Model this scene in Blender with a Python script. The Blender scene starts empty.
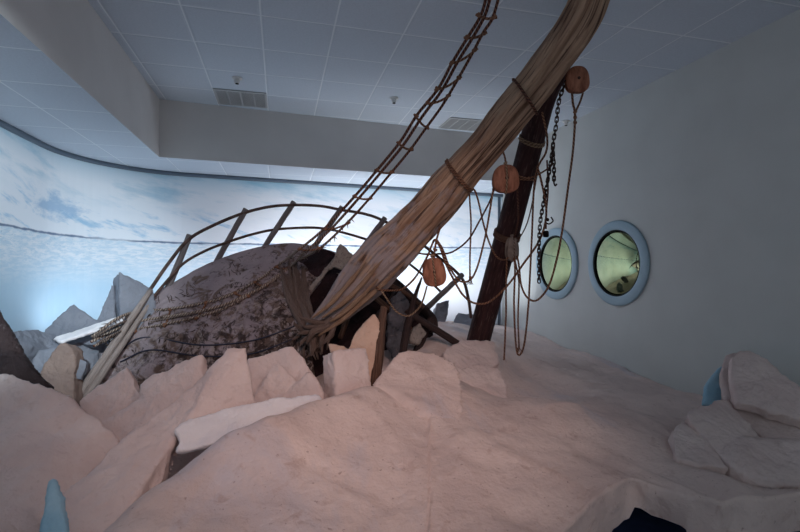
import bpy, bmesh, math, random
import numpy as np
from mathutils import Vector, Matrix, noise
from mathutils.bvhtree import BVHTree

random.seed(7)
SC = bpy.context.scene
COL = SC.collection

# ------------------------------------------------------------------ camera
F = 460.0
TH = math.radians(14.6)
CZ = 1.7
CT, ST = math.cos(TH), math.sin(TH)
cam_d = bpy.data.cameras.new('camera')
cam = bpy.data.objects.new('camera', cam_d)
COL.objects.link(cam)
cam.location = (0, 0, CZ)
cam.rotation_euler = (math.radians(90), 0, -TH)
cam_d.sensor_width = 36
cam_d.lens = 36 * F / 800
cam_d.clip_start = 0.05
SC.camera = cam

def P(u, v, d):
    """world point seen at (u, v) of the 800x532 frame at depth d metres"""
    r = (u - 400) / F * d
    return Vector((r * CT + d * ST, d * CT - r * ST, CZ + (266 - v) / F * d))

def depth_of(p):
    return p.x * ST + p.y * CT

# ------------------------------------------------------------------ materials
def lin(c):
    return tuple(((x / 255) / 12.92 if x / 255 <= .04045 else ((x / 255 + .055) / 1.055) ** 2.4) for x in c) + (1.0,)

class NT:
    def __init__(s, name):
        s.m = bpy.data.materials.new(name)
        s.m.use_nodes = True
        s.t = s.m.node_tree
        s.b = s.t.nodes['Principled BSDF']
        s.b.inputs['Roughness'].default_value = .8
        s.b.inputs['Specular IOR Level'].default_value = .25
    def n(s, typ, **k):
        nd = s.t.nodes.new(typ)
        for a, v in k.items():
            setattr(nd, a, v)
        return nd
    def put(s, sock, v):
        if hasattr(v, 'is_linked') or isinstance(v, bpy.types.NodeSocket):
            s.t.links.new(v, sock)
        else:
            sock.default_value = v
    def math(s, op, a, b=0.0, c=None, clamp=False):
        nd = s.n('ShaderNodeMath', operation=op, use_clamp=clamp)
        s.put(nd.inputs[0], a)
        s.put(nd.inputs[1], b)
        if c is not None:
            s.put(nd.inputs[2], c)
        return nd.outputs[0]
    def mix(s, f, a, b):
        nd = s.n('ShaderNodeMix', data_type='RGBA')
        s.put(nd.inputs[0], f)
        s.put(nd.inputs[6], a)
        s.put(nd.inputs[7], b)
        return nd.outputs[2]
    def noise(s, vec, scale, detail=4, rough=.55, dist=0):
        nd = s.n('ShaderNodeTexNoise')
        s.put(nd.inputs['Vector'], vec)
        nd.inputs['Scale'].default_value = scale
        nd.inputs['Detail'].default_value = detail
        nd.inputs['Roughness'].default_value = rough
        nd.inputs['Distortion'].default_value = dist
        return nd.outputs[0]
    def ramp(s, f, lo, hi):
        nd = s.n('ShaderNodeMapRange', clamp=True)
        s.put(nd.inputs[0], f)
        nd.inputs[1].default_value = lo
        nd.inputs[2].default_value = hi
        return nd.outputs[0]
    def coord(s, which='Object'):
        return s.n('ShaderNodeTexCoord').outputs[which]
    def pos(s):
        return s.n('ShaderNodeNewGeometry').outputs['Position']
    def n_rot(s, vec, ang):
        nd = s.n('ShaderNodeMapping')
        s.put(nd.inputs[0], vec)
        nd.inputs['Rotation'].default_value = (0, 0, ang)
        return nd.outputs[0]
    def map(s, vec, scale=(1, 1, 1), loc=(0, 0, 0)):
        nd = s.n('ShaderNodeMapping')
        s.put(nd.inputs[0], vec)
        nd.inputs['Scale'].default_value = scale
        nd.inputs['Location'].default_value = loc
        return nd.outputs[0]
    def xyz(s, vec):
        nd = s.n('ShaderNodeSeparateXYZ')
        s.put(nd.inputs[0], vec)
        return nd.outputs
    def bump(s, h, dist=.02, strength=1.0):
        nd = s.n('ShaderNodeBump')
        s.put(nd.inputs['Height'], h)
        nd.inputs['Distance'].default_value = dist
        nd.inputs['Strength'].default_value = strength
        s.t.links.new(nd.outputs[0], s.b.inputs['Normal'])
    def col(s, c):
        s.put(s.b.inputs['Base Color'], c)

def plaster(name, a, b, dirt=None, bump=.015, dirt_amt=.5, scale=1.0):
    t = NT(name)
    c = t.coord()
    n1 = t.noise(c, 2.2 * scale, 6)
    col = t.mix(t.ramp(n1, .35, .68), lin(a), lin(b))
    if dirt:
        n2 = t.noise(c, 14 * scale, 5, .6, .6)
        col = t.mix(t.math('MULTIPLY', t.ramp(n2, .6, .74), dirt_amt), col, lin(dirt))
    t.col(col)
    h = t.math('ADD', t.noise(c, 22 * scale, 6, .62), t.math('MULTIPLY', t.noise(c, 5 * scale, 3), 1.6))
    t.bump(h, bump)
    t.b.inputs['Roughness'].default_value = .75
    return t.m

def flat(name, c, rough=.7, metal=0.0, var=.0, scale=8):
    t = NT(name)
    if var:
        n = t.noise(t.coord(), scale, 4)
        k = tuple(max(0, x * (1 - var)) for x in c)
        t.col(t.mix(t.ramp(n, .35, .65), lin(k), lin(c)))
    else:
        t.col(lin(c))
    t.b.inputs['Roughness'].default_value = rough
    t.b.inputs['Metallic'].default_value = metal
    return t.m

def wood(name, a, b, c, stretch=(1, 1, .08), scale=22, bump=.012, uv=True):
    """streaky timber; runs along the second UV axis when uv is set"""
    t = NT(name)
    co = t.map(t.coord('UV' if uv else 'Object'), stretch)
    n1 = t.noise(co, scale, 6, .6, .4)
    n2 = t.noise(co, scale * 2.6, 4, .6)
    col = t.mix(t.ramp(n1, .34, .64), lin(a), lin(b))
    col = t.mix(t.math('MULTIPLY', t.ramp(n2, .54, .7), .8), col, lin(c))
    t.col(col)
    t.bump(t.math('ADD', n1, t.math('MULTIPLY', n2, .5)), bump)
    return t.m

M = {}
def snow_mat():
    t = NT('plaster_snow')
    c = t.coord()
    col = t.mix(t.ramp(t.noise(c, 1.6, 7, .6), .36, .64), lin((228, 206, 198)), lin((206, 184, 178)))
    col = t.mix(t.math('MULTIPLY', t.ramp(t.noise(t.map(c, (1.2, .5, 1)), 1.3, 6, .62, .4), .56, .70), .55), col, lin((190, 188, 200)))
    col = t.mix(t.math('MULTIPLY', t.ramp(t.noise(c, 9, 6, .66, .5), .58, .68), .45), col, lin((178, 146, 136)))
    col = t.mix(t.math('MULTIPLY', t.ramp(t.noise(c, 34, 3, .6), .66, .72), .5), col, lin((140, 108, 100)))
    t.col(col)
    t.bump(t.math('ADD', t.math('MULTIPLY', t.noise(c, 26, 5, .6), .6), t.math('MULTIPLY', t.noise(c, 6, 5, .6), 2.2)), .012)
    t.b.inputs['Roughness'].default_value = .7
    return t.m
M['snow'] = snow_mat()
M['slab'] = plaster('plaster_ice_slab', (228, 209, 204), (212, 190, 186), (190, 165, 158), .014, .45, 1.3)
M['slab_tan'] = plaster('plaster_ice_tan', (224, 192, 172), (205, 170, 150), (180, 140, 118), .014, .5, 1.5)
M['slab_dun'] = plaster('plaster_ice_dun', (150, 128, 118), (128, 108, 102), (100, 82, 78), .014, .5, 1.5)
M['slab_white'] = plaster('plaster_ice_white', (240, 236, 238), (228, 222, 226), None, .012, 0, 1.5)
M['slab_grey'] = plaster('plaster_ice_grey', (138, 140, 150), (116, 119, 130), (92, 96, 110), .014, .5, 1.3)
M['ice_blue'] = plaster('pale_blue_ice', (172, 208, 226), (145, 190, 214), None, .008, 0, 2)
M['wall'] = plaster('wall_paint', (200, 202, 200), (195, 197, 195), None, .001, 0, 1)
M['bulk'] = plaster('bulkhead_paint', (222, 218, 216), (216, 212, 210), None, .001, 0, 1)
M['floor'] = flat('dark_blue_floor', (78, 94, 140), .6, 0, .2, 6)
M['trim'] = flat('grey_blue_trim', (96, 108, 122), .5)
M['ring'] = flat('pale_blue_paint', (160, 184, 198), .45, 0, .04, 3)
M['gasket'] = flat('black_rubber', (18, 20, 20), .6)
M['vent'] = flat('vent_metal', (176, 178, 180), .5)
M['ventdark'] = flat('vent_shadow_gap', (60, 61, 62), .8)
M['white'] = flat('white_plastic', (215, 215, 215), .4)
M['black'] = flat('black_iron', (30, 26, 28), .6, .3, .3, 20)
M['cable'] = flat('blue_black_cable', (52, 54, 70), .6)
M['iron'] = flat('rusty_iron', (74, 56, 50), .6, .5, .4, 30)
def spar_mat():
    t = NT('weathered_spar_wood')
    uv = t.coord('UV')
    co = t.map(uv, (8, .8, 1))
    n1 = t.noise(co, 2.2, 6, .62, .5)
    n2 = t.noise(t.map(uv, (13, .45, 1)), 2.4, 6, .62, .3)
    col = t.mix(t.ramp(n1, .36, .64), lin((132, 102, 84)), lin((186, 154, 130)))
    col = t.mix(t.math('MULTIPLY', t.ramp(n2, .53, .60), .85), col, lin((66, 44, 38)))
    # grey, salt-bleached wood towards the wreck
    y = t.xyz(uv)[1]
    g = t.math('ADD', t.noise(t.map(uv, (5, 2.2, 1)), 1.8, 6, .65), t.math('MULTIPLY', t.math('SUBTRACT', y, 2.0), .16))
    col = t.mix(t.math('MULTIPLY', t.ramp(g, .52, .66), .8), col, lin((158, 146, 148)))
    n3 = t.noise(t.map(uv, (26, 3, 1)), 3, 4, .6)
    col = t.mix(t.math('MULTIPLY', t.ramp(n3, .6, .7), .55), col, lin((70, 56, 54)))
    t.col(col)
    t.bump(t.math('ADD', n1, t.math('MULTIPLY', n2, -.8)), .02)
    return t.m
M['spar'] = spar_mat()
M['mast'] = wood('dark_tarred_wood', (46, 28, 30), (64, 40, 40), (100, 78, 74), (7, 1, 1), 2.6, .006)
M['post'] = wood('grey_rail_wood', (104, 98, 100), (128, 120, 120), (66, 58, 58), (5, 1, 1), 4, .004)
M['pole'] = wood('pale_grey_pole', (136, 124, 120), (164, 150, 144), (84, 70, 66), (5, 1, 1), 4, .005)
M['timber'] = wood('rotten_brown_timber', (84, 60, 50), (120, 92, 78), (42, 28, 26), (6, 1, 1), 4, .015)
M['darktimber'] = wood('dark_wet_timber', (50, 38, 38), (74, 58, 56), (26, 18, 20), (6, 1, 1), 4, .012)
M['plank'] = wood('grey_plank', (128, 120, 116), (152, 144, 138), (84, 74, 70), (1, .2, 1), 16, .012, False)
M['stem'] = wood('frayed_stem_wood', (112, 92, 84), (150, 128, 118), (48, 36, 34), (7, 1, 1), 6, .02)
M['strip'] = wood('pale_split_wood', (150, 116, 92), (182, 150, 126), (84, 62, 52), (6, 1, 1), 4, .015)
M['inner'] = plaster('cavity_shade_brown', (50, 30, 34), (34, 22, 26), (88, 72, 70), .02, .35, 2)  # near-black brown: shade of the bow's hollow put into the colour
M['hullwood'] = plaster('dark_speckled_hull', (62, 48, 48), (40, 30, 33), (140, 128, 130), .02, .5, 2)
M['lump'] = plaster('grey_canvas_lump', (98, 98, 106), (70, 68, 74), (150, 136, 130), .02, .6, 3)

def rope_mat(name, a, b):
    t = NT(name)
    uv = t.xyz(t.coord('UV'))
    # UV: x once round, y metres along
    w = t.math('SINE', t.math('MULTIPLY', t.math('ADD', uv[0], t.math('MULTIPLY', uv[1], 16.0)), 12.566))
    f = t.ramp(w, -.9, .5)
    n = t.noise(t.coord(), 9, 3)
    c = t.mix(f, lin(b), lin(a))
    c = t.mix(t.math('MULTIPLY', t.ramp(n, .42, .68), .55), c, lin(b))
    t.col(c)
    t.bump(w, .004)
    t.b.inputs['Roughness'].default_value = .9
    return t.m
M['rope'] = rope_mat('tarred_hemp_rope', (158, 114, 90), (88, 60, 48))
M['rope_dark'] = rope_mat('dark_hemp_rope', (120, 82, 68), (62, 40, 36))
M['rope_pale'] = rope_mat('pale_hemp_rope', (176, 146, 120), (110, 86, 70))
M['rope_grey'] = rope_mat('grey_frosted_rope', (158, 140, 130), (78, 64, 60))
def ladder_mat():
    # reddish tarred rope above, frosted grey where it lies on the hull
    t = NT('frosted_ladder_rope')
    uv = t.xyz(t.coord('UV'))
    w = t.math('SINE', t.math('MULTIPLY', t.math('ADD', uv[0], t.math('MULTIPLY', uv[1], 16.0)), 12.566))
    f = t.ramp(w, -.9, .5)
    c = t.mix(f, lin((64, 40, 36)), lin((126, 84, 68)))
    g = t.mix(f, lin((92, 76, 70)), lin((178, 160, 148)))
    k = t.math('ADD', uv[1], t.math('MULTIPLY', t.noise(t.pos(), 6, 4), 1.4))
    t.col(t.mix(t.ramp(k, 2.9, 3.7), c, g))
    t.bump(w, .004)
    t.b.inputs['Roughness'].default_value = .9
    return t.m
M['rope_ladder'] = ladder_mat()
M['rail'] = flat('rusty_rail', (104, 82, 76), .7, 0, .35, 10)
M['fray'] = flat('frayed_fibre', (96, 78, 72), .9, 0, .6, 4)

def pulley_mat():
    t = NT('orange_brown_block_wood')
    c = t.map(t.coord(), (1, 1, .25))
    n = t.noise(c, 26, 5, .6, .3)
    t.col(t.mix(t.ramp(n, .38, .66), lin((118, 72, 54)), lin((172, 114, 90))))
    t.bump(n, .006)
    t.b.inputs['Roughness'].default_value = .6
    return t.m
M['pulley'] = pulley_mat()
M['pulley_grey'] = plaster('grey_block_wood', (150, 138, 130), (116, 102, 96), (84, 70, 66), .006, .5, 6)

def hull_mat():
    t = NT('canvas_hull')
    c = t.coord()
    z = t.xyz(t.pos())[2]
    x = t.xyz(t.pos())[0]
    base = t.mix(t.ramp(t.noise(c, 3, 6), .35, .68), lin((164, 150, 154)), lin((138, 125, 130)))
    # planking/dirt exposed where the skin has worn away: more on the lower and stem side
    k = t.math('ADD', t.math('MULTIPLY', t.math('SUBTRACT', 1.75, z), .16), t.math('MULTIPLY', x, .07))
    n2 = t.math('ADD', t.noise(c, 6, 7, .68, .8), k)
    base = t.mix(t.math('MULTIPLY', t.ramp(n2, .53, .62), .85), base, lin((98, 78, 66)))
    n3 = t.math('ADD', t.noise(c, 8.5, 7, .68, .9), t.math('MULTIPLY', k, .8))
    base = t.mix(t.math('MULTIPLY', t.ramp(n3, .575, .65), .8), base, lin((44, 34, 34)))
    st = t.math('ADD', t.noise(t.map(c, (9, 9, 1.1)), 1.6, 6, .65, .6), t.math('MULTIPLY', x, .09))
    base = t.mix(t.math('MULTIPLY', t.ramp(st, .55, .63), t.ramp(z, 1.95, 1.75)), base, lin((58, 44, 40)))
    n4 = t.noise(c, 12, 7, .68, .5)
    base = t.mix(t.math('MULTIPLY', t.math('MULTIPLY', t.ramp(n4, .54, .62), t.ramp(k, .0, .08)), .7), base, lin((178, 164, 160)))
    t.col(base)
    t.bump(t.math('ADD', n3, t.noise(c, 9, 4)), .025)
    t.b.inputs['Roughness'].default_value = .85
    return t.m
M['hull'] = hull_mat()

def tile_mat():
    t = NT('ceiling_tile')
    p = t.xyz(t.pos())
    def line(c, off):
        f = t.math('FRACT', t.math('ADD', t.math('DIVIDE', t.math('SUBTRACT', c, off), .61), 100.5))
        return t.math('ABSOLUTE', t.math('SUBTRACT', f, .5))
    d = t.math('MINIMUM', line(p[0], -.155), line(p[1], 3.97))
    grid = t.math('LESS_THAN', d, .012)
    n = t.noise(t.pos(), 60, 3)
    base = t.mix(t.ramp(n, .3, .7), lin((190, 199, 210)), lin((198, 207, 218)))
    t.col(t.mix(grid, base, lin((222, 228, 234))))
    t.bump(t.ramp(d, .0, .04), .004)
    return t.m
M['tile'] = tile_mat()

def glass_mat():
    t = NT('green_tinted_glass')
    n = t.noise(t.coord(), 5, 3)
    t.col(t.mix(t.ramp(n, .35, .65), lin((128, 138, 104)), lin((142, 152, 116))))
    t.b.inputs['Metallic'].default_value = 1
    t.b.inputs['Roughness'].default_value = .04
    return t.m
M['glass'] = glass_mat()

# ------------------------------------------------------------------ object helpers
def link(o, parent=None):
    COL.objects.link(o)
    if parent is not None:
        o.parent = parent
        o.matrix_parent_inverse = Matrix.Translation(-parent.location)
    return o

def obj(name, me, mat=None, parent=None, smooth=True):
    if isinstance(me, bmesh.types.BMesh):
        bm = me
        me = bpy.data.meshes.new(name)
        bmesh.ops.recalc_face_normals(bm, faces=bm.faces)
        bm.to_mesh(me)
        bm.free()
    if mat:
        me.materials.append(mat)
    if smooth:
        me.polygons.foreach_set('use_smooth', [True] * len(me.polygons))
    return link(bpy.data.objects.new(name, me), parent)

def tag(o, label, cat, group=None, kind=None):
    o['label'] = label
    o['category'] = cat
    if group:
        o['group'] = group
    if kind:
        o['kind'] = kind
    return o

def struct(o, label=None):
    o['kind'] = 'structure'
    if label:
        o['label'] = label
    return o

def thing(name, loc, label, cat, group=None):
    o = bpy.data.objects.new(name, None)
    o.location = loc
    COL.objects.link(o)
    return tag(o, label, cat, group)

def crom(pts, n=8):
    """Catmull-Rom through a list of Vectors / tuples"""
    pts = [Vector(p) for p in pts]
    if len(pts) < 3:
        return [pts[0].lerp(pts[-1], i / n) for i in range(n + 1)]
    ext = [pts[0] * 2 - pts[1]] + pts + [pts[-1] * 2 - pts[-2]]
    out = []
    for i in range(1, len(ext) - 2):
        a, b, c, d = ext[i - 1:i + 3]
        for k in range(n):
            t = k / n
            out.append(.5 * ((2 * b) + (c - a) * t + (2 * a - 5 * b + 4 * c - d) * t * t + (3 * b - a - 3 * c + d) * t ** 3))
    out.append(pts[-1].copy())
    return out

def tube(path, rad, seg=8, bm=None, rfun=None, squash=1.0):
    """tube with UV (x once round, y metres along); rad a number or a list"""
    bm = bm or bmesh.new()
    uvl = bm.loops.layers.uv.verify()
    n = len(path)
    tang = []
    for i in range(n):
        a, b = path[max(0, i - 1)], path[min(n - 1, i + 1)]
        d = (b - a)
        tang.append(d.normalized() if d.length > 1e-9 else Vector((0, 0, 1)))
    up = Vector((0, 0, 1)) if abs(tang[0].z) < .9 else Vector((1, 0, 0))
    nx = tang[0].cross(up).normalized()
    rings, L, ln = [], [], 0
    for i in range(n):
        if i:
            nx = (nx - tang[i] * nx.dot(tang[i])).normalized()
            ln += (path[i] - path[i - 1]).length
        L.append(ln)
        ny = tang[i].cross(nx)
        r = rad[i] if isinstance(rad, (list, tuple)) else rad
        ring = []
        for k in range(seg):
            a = 2 * math.pi * k / seg
            rr = r * (rfun(i / (n - 1), a, ln) if rfun else 1)
            ring.append(bm.verts.new(path[i] + nx * math.cos(a) * rr + ny * math.sin(a) * rr * squash))
        rings.append(ring)
    for i in range(n - 1):
        for k in range(seg):
            f = bm.faces.new((rings[i][k], rings[i][(k + 1) % seg], rings[i + 1][(k + 1) % seg], rings[i + 1][k]))
            us = (k / seg, (k + 1) / seg, (k + 1) / seg, k / seg)
            vs = (L[i], L[i], L[i + 1], L[i + 1])
            for lp, uu, vv in zip(f.loops, us, vs):
                lp[uvl].uv = (uu, vv)
    for ring in (rings[0], rings[-1]):
        f = bm.faces.new(ring)
        for lp in f.loops:
            lp[uvl].uv = (.5, .0)
    return bm

def interp(vals, n):
    """resample a list of numbers to n values"""
    m = len(vals)
    out = []
    for i in range(n):
        t = i / (n - 1) * (m - 1)
        k = min(int(t), m - 2)
        out.append(vals[k] + (vals[k + 1] - vals[k]) * (t - k))
    return out

def box(bm, x0, x1, y0, y1, z0, z1):
    v = [bm.verts.new((x, y, z)) for z in (z0, z1) for y in (y0, y1) for x in (x0, x1)]
    for q in ((0, 1, 3, 2), (4, 6, 7, 5), (0, 4, 5, 1), (2, 3, 7, 6), (0, 2, 6, 4), (1, 5, 7, 3)):
        bm.faces.new([v[i] for i in q])
    return bm

def knot(bm, c, r, ax=None):
    """small lumpy knot of rope"""
    for k in range(3):
        o = Vector((random.uniform(-1, 1), random.uniform(-1, 1), random.uniform(-1, 1))) * r * .35
        m = Matrix.Translation(c + o) @ Matrix.Rotation(random.random() * 3, 4, Vector((random.random(), random.random(), 1))) @ Matrix.Diagonal((r, r * .75, r * .7, 1))
        bmesh.ops.create_icosphere(bm, subdivisions=2, radius=1, matrix=m)
    return bm

def loop_path(c, axis, ra, rb, n=28, tilt=None):
    """closed-ish ring of points round an axis"""
    axis = axis.normalized()
    x = axis.cross(Vector((0, 0, 1))).normalized()
    y = axis.cross(x)
    return [c + x * math.cos(a) * ra + y * math.sin(a) * rb + axis * (tilt or 0) * math.sin(a) for a in [2 * math.pi * i / n for i in range(n + 1)]]

def bake(o):
    """apply the modifiers of o in place"""
    dg = bpy.context.evaluated_depsgraph_get()
    dg.update()
    me = bpy.data.meshes.new_from_object(o.evaluated_get(dg))
    o.modifiers.clear()
    o.data = me
    me.polygons.foreach_set('use_smooth', [True] * len(me.polygons))

def slab(name, pts, t=.1, vec=None, mat='slab', voxel=.016, rough=.02, fine=.006, parent=None, sharp=True):
    """a slab of plaster ice: face outline pts (u, v, depth), thickness t away from the eye and a little downwards (or along vec), chipped and lumpy"""
    rough *= 1.25
    fine *= 1.5
    w = [P(*p) for p in pts]
    c = sum(w, Vector()) / len(w)
    nrm = Vector()
    for i in range(len(w)):
        nrm += (w[i] - c).cross(w[(i + 1) % len(w)] - c)
    nrm.normalize()
    if nrm.dot(c - Vector((0, 0, CZ))) < 0:
        nrm = -nrm
    off = vec if vec is not None else nrm * t
    # ragged outline
    ww = []
    for i in range(len(w)):
        a, b = w[i], w[(i + 1) % len(w)]
        k = max(1, int((b - a).length / .07))
        for j in range(k):
            p = a.lerp(b, j / k)
            if j:
                p = p + (c - p).normalized() * random.uniform(-.012, .012) * (rough / .02)
            ww.append(p)
    bm = bmesh.new()
    fa = [bm.verts.new(p) for p in ww]
    fb = [bm.verts.new(p + off) for p in ww]
    n = len(ww)
    ca = bm.verts.new(c)
    cb = bm.verts.new(c + off)
    for i in range(n):
        j = (i + 1) % n
        bm.faces.new((fa[i], fa[j], ca))
        bm.faces.new((fb[j], fb[i], cb))
        bm.faces.new((fa[j], fa[i], fb[i], fb[j]))
    bmesh.ops.recalc_face_normals(bm, faces=bm.faces)
    for v in bm.verts:
        v.co -= c
    o = obj(name, bm, None)
    if parent is None:
        o.location = c
    else:
        link_fix = parent
        COL.objects.unlink(o)
        o.location = c
        link(o, link_fix)
    md = o.modifiers.new('remesh', 'REMESH')
    md.mode = 'VOXEL'
    md.voxel_size = voxel
    md.use_smooth_shade = True
    bake(o)
    me = o.data
    s = random.uniform(0, 50)
    co = np.empty(len(me.vertices) * 3, np.float32)
    me.vertices.foreach_get('co', co)
    no = np.empty(len(me.vertices) * 3, np.float32)
    me.vertex_normals.foreach_get('vector', no)
    co = co.reshape(-1, 3)
    no = no.reshape(-1, 3)
    for i in range(len(co)):
        p = Vector(co[i])
        h = noise.noise(p * 5 + Vector((s, 0, 0))) * rough * .7 + noise.noise(p * 16 + Vector((0, s, 0))) * fine + noise.noise(p * 40 + Vector((0, 0, s))) * fine * .5
        co[i] += no[i] * h
    me.vertices.foreach_set('co', co.ravel())
    me.update()
    me.materials.clear()
    me.materials.append(M[mat])
    return o

# ------------------------------------------------------------------ room shell
CEIL, SOFF = 3.77, 3.05
XW = 4.05
XB = -1.45

bm = box(bmesh.new(), -3.6, XW + .3, -1.6, 9.0, -.1, 0)
struct(obj('floor', bm, M['floor'], smooth=False), 'dark blue floor under the plaster ice')
bm = box(bmesh.new(), -3.6, XW + .3, -1.6, 9.0, CEIL, CEIL + .1)
struct(obj('ceiling', bm, M['tile'], smooth=False), 'suspended ceiling of pale square tiles')

# dropped bulkhead: L shaped, tiled underneath, painted on its faces
def bulk_poly():
    return [(-3.5, -1.5), (XB, -1.5), (XB, 6.27), (XW + .2, 6.27 + .085 * (XW + .2 - XB)), (XW + .2, 8.6), (-3.5, 8.6)]
bm = bmesh.new()
lo = [bm.verts.new((x, y, SOFF)) for x, y in bulk_poly()]
hi = [bm.verts.new((x, y, CEIL - .001)) for x, y in bulk_poly()]
f0 = bm.faces.new(lo)
bm.faces.new(hi)
for i in range(6):
    bm.faces.new((lo[i], lo[(i + 1) % 6], hi[(i + 1) % 6], hi[i]))
f0.material_index = 1
o = obj('ceiling_bulkhead', bm, M['bulk'], smooth=False)
o.data.materials.append(M['tile'])
struct(o, 'dropped bulkhead round the ceiling recess with a tiled underside')

# curved mural wall
MP = [Vector((-2.52, -1.2, 0)), Vector((-2.52, 2.5, 0)), Vector((-2.52, 5.5, 0))]
cx, cy, R_ = -1.12, 5.85, 1.4
for k in range(0, 19):
    a = math.pi - k / 18 * math.radians(84)
    MP.append(Vector((cx + R_ * math.cos(a), cy + R_ * math.sin(a), 0)))
last = MP[-1].copy()
for k in range(1, 13):
    MP.append(last.lerp(Vector((XW, 7.9, 0)), k / 12))
ML = [0.0]
for a, b in zip(MP, MP[1:]):
    ML.append(ML[-1] + (b - a).length)

def mural_uv(u, v):
    """arc length and height where the sight line through (u, v) meets the mural"""
    d = P(u, v, 1.0) - Vector((0, 0, CZ))
    for i in range(len(MP) - 1):
        a, b = MP[i], MP[i + 1]
        e = b - a
        den = d.x * e.y - d.y * e.x
        if abs(den) < 1e-9:
            continue
        t = (a.x * e.y - a.y * e.x) / den
        q = (a.x * d.y - a.y * d.x) / den
        if t > 0 and -1e-6 <= q <= 1 + 1e-6:
            return ML[i] + q * e.length, CZ + d.z * t
    return None

def mural_mat():
    t = NT('arctic_mural_print')
    uv = t.coord('UV')
    x = t.xyz(uv)
    s, z = x[0], x[1]
    sa, za = mural_uv(5, 231)
    sb, zb = mural_uv(180, 243)
    sc_, zc = mural_uv(490, 254)
    hz = t.math('ADD', za, t.math('MULTIPLY', t.math('SUBTRACT', s, sa), (zb - za) / (sb - sa)))
    h2 = t.math('ADD', zb, t.math('MULTIPLY', t.math('SUBTRACT', s, sb), (zc - zb) / (sc_ - sb)))
    hz = t.math('MAXIMUM', hz, h2)
    wob = t.math('MULTIPLY', t.math('SUBTRACT', t.noise(t.map(uv, (1, 0, 1)), 3.5, 5), .5), .035)
    h = t.math('SUBTRACT', z, t.math('ADD', hz, wob))
    # sky
    sky = t.mix(t.ramp(h, .15, .95), lin((226, 232, 242)), lin((158, 200, 220)))
    cl = t.noise(t.map(t.n_rot(uv, .16), (.6, 2.4, 1)), 1.7, 7, .6, .1)
    sky = t.mix(t.math('MULTIPLY', t.ramp(cl, .32, .50), t.ramp(h, 1.15, .7)), sky, lin((238, 241, 247)))
    # snow hill falling to the right
    s0, z0 = mural_uv(5, 172)
    s1, z1 = mural_uv(210, 216)
    prof = t.math('ADD', z0, t.math('MULTIPLY', t.math('SUBTRACT', s, s0), (z1 - z0) / (s1 - s0)))
    prof = t.math('MAXIMUM', prof, t.math('ADD', hz, .16))
    pn = t.math('MULTIPLY', t.math('SUBTRACT', t.noise(t.map(uv, (1, .2, 1)), 1.7, 5), .5), .55)
    prof = t.math('ADD', prof, pn)
    hill = t.ramp(t.math('SUBTRACT', prof, z), -.14, .10)
    hn = t.noise(t.map(t.n_rot(uv, .30), (.8, 3.4, 1)), 1.9, 8, .66, .15)
    hc = t.mix(t.ramp(hn, .34, .46), lin((160, 198, 226)), lin((236, 239, 246)))
    c = t.mix(t.math('MULTIPLY', hill, .9), sky, hc)
    # blue shadowed gully in the hill
    s2, z2 = mural_uv(56, 207)
    dx = t.math('MULTIPLY', t.math('SUBTRACT', s, s2), 2.4)
    dz = t.math('MULTIPLY', t.math('SUBTRACT', z, z2), 7.5)
    dd = t.math('SQRT', t.math('ADD', t.math('MULTIPLY', dx, dx), t.math('MULTIPLY', dz, dz)))
    dd = t.math('ADD', dd, t.math('MULTIPLY', t.math('SUBTRACT', t.noise(t.map(uv, (1, 2, 1)), 3.2, 7, .66), .5), 3.6))
    c = t.mix(t.math('MULTIPLY', t.ramp(dd, 1.15, .45), .65), c, lin((128, 176, 214)))
    # ice plain under the horizon
    pn2 = t.noise(t.map(uv, (1, 4, 1)), 7, 6, .7, .5)
    plain = t.mix(t.ramp(pn2, .42, .58), lin((202, 220, 235)), lin((234, 238, 245)))
    sp = t.noise(t.map(uv, (1, 3.2, 1)), 16, 4, .7)
    plain = t.mix(t.math('MULTIPLY', t.ramp(sp, .62, .7), t.ramp(h, -.32, -.12)), plain, lin((140, 172, 200)))
    # smoother blue water lower down on the left, white pack on the right
    low = t.ramp(h, -.22, -.62)
    sl, _ = mural_uv(150, 260)
    bl = t.mix(t.ramp(s, sl - .3, sl + 1.6), lin((184, 212, 232)), lin((232, 236, 244)))
    bn = t.noise(t.map(uv, (1, .6, 1)), 2.5, 4)
    bl = t.mix(t.math('MULTIPLY', t.ramp(bn, .45, .7), .4), bl, lin((206, 224, 238)))
    plain = t.mix(low, plain, bl)
    c = t.mix(t.ramp(h, .004, -.004), c, plain)
    # open lead: dark line along the horizon, heavier on the left
    lt = t.math('MULTIPLY', t.noise(t.map(uv, (1, 0, 1)), 6, 4), .034)
    ln_ = t.ramp(t.math('SUBTRACT', t.math('ABSOLUTE', h), t.math('SUBTRACT', lt, .008)), .008, -.003)
    st = t.ramp(t.noise(t.map(uv, (1, 0, 1)), 1.3, 3), .30, .5)
    c = t.mix(t.math('MULTIPLY', ln_, t.math('MULTIPLY', st, .9)), c, lin((84, 106, 138)))
    t.col(c)
    t.b.inputs['Roughness'].default_value = .65
    return t.m
M['mural'] = mural_mat()

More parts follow.
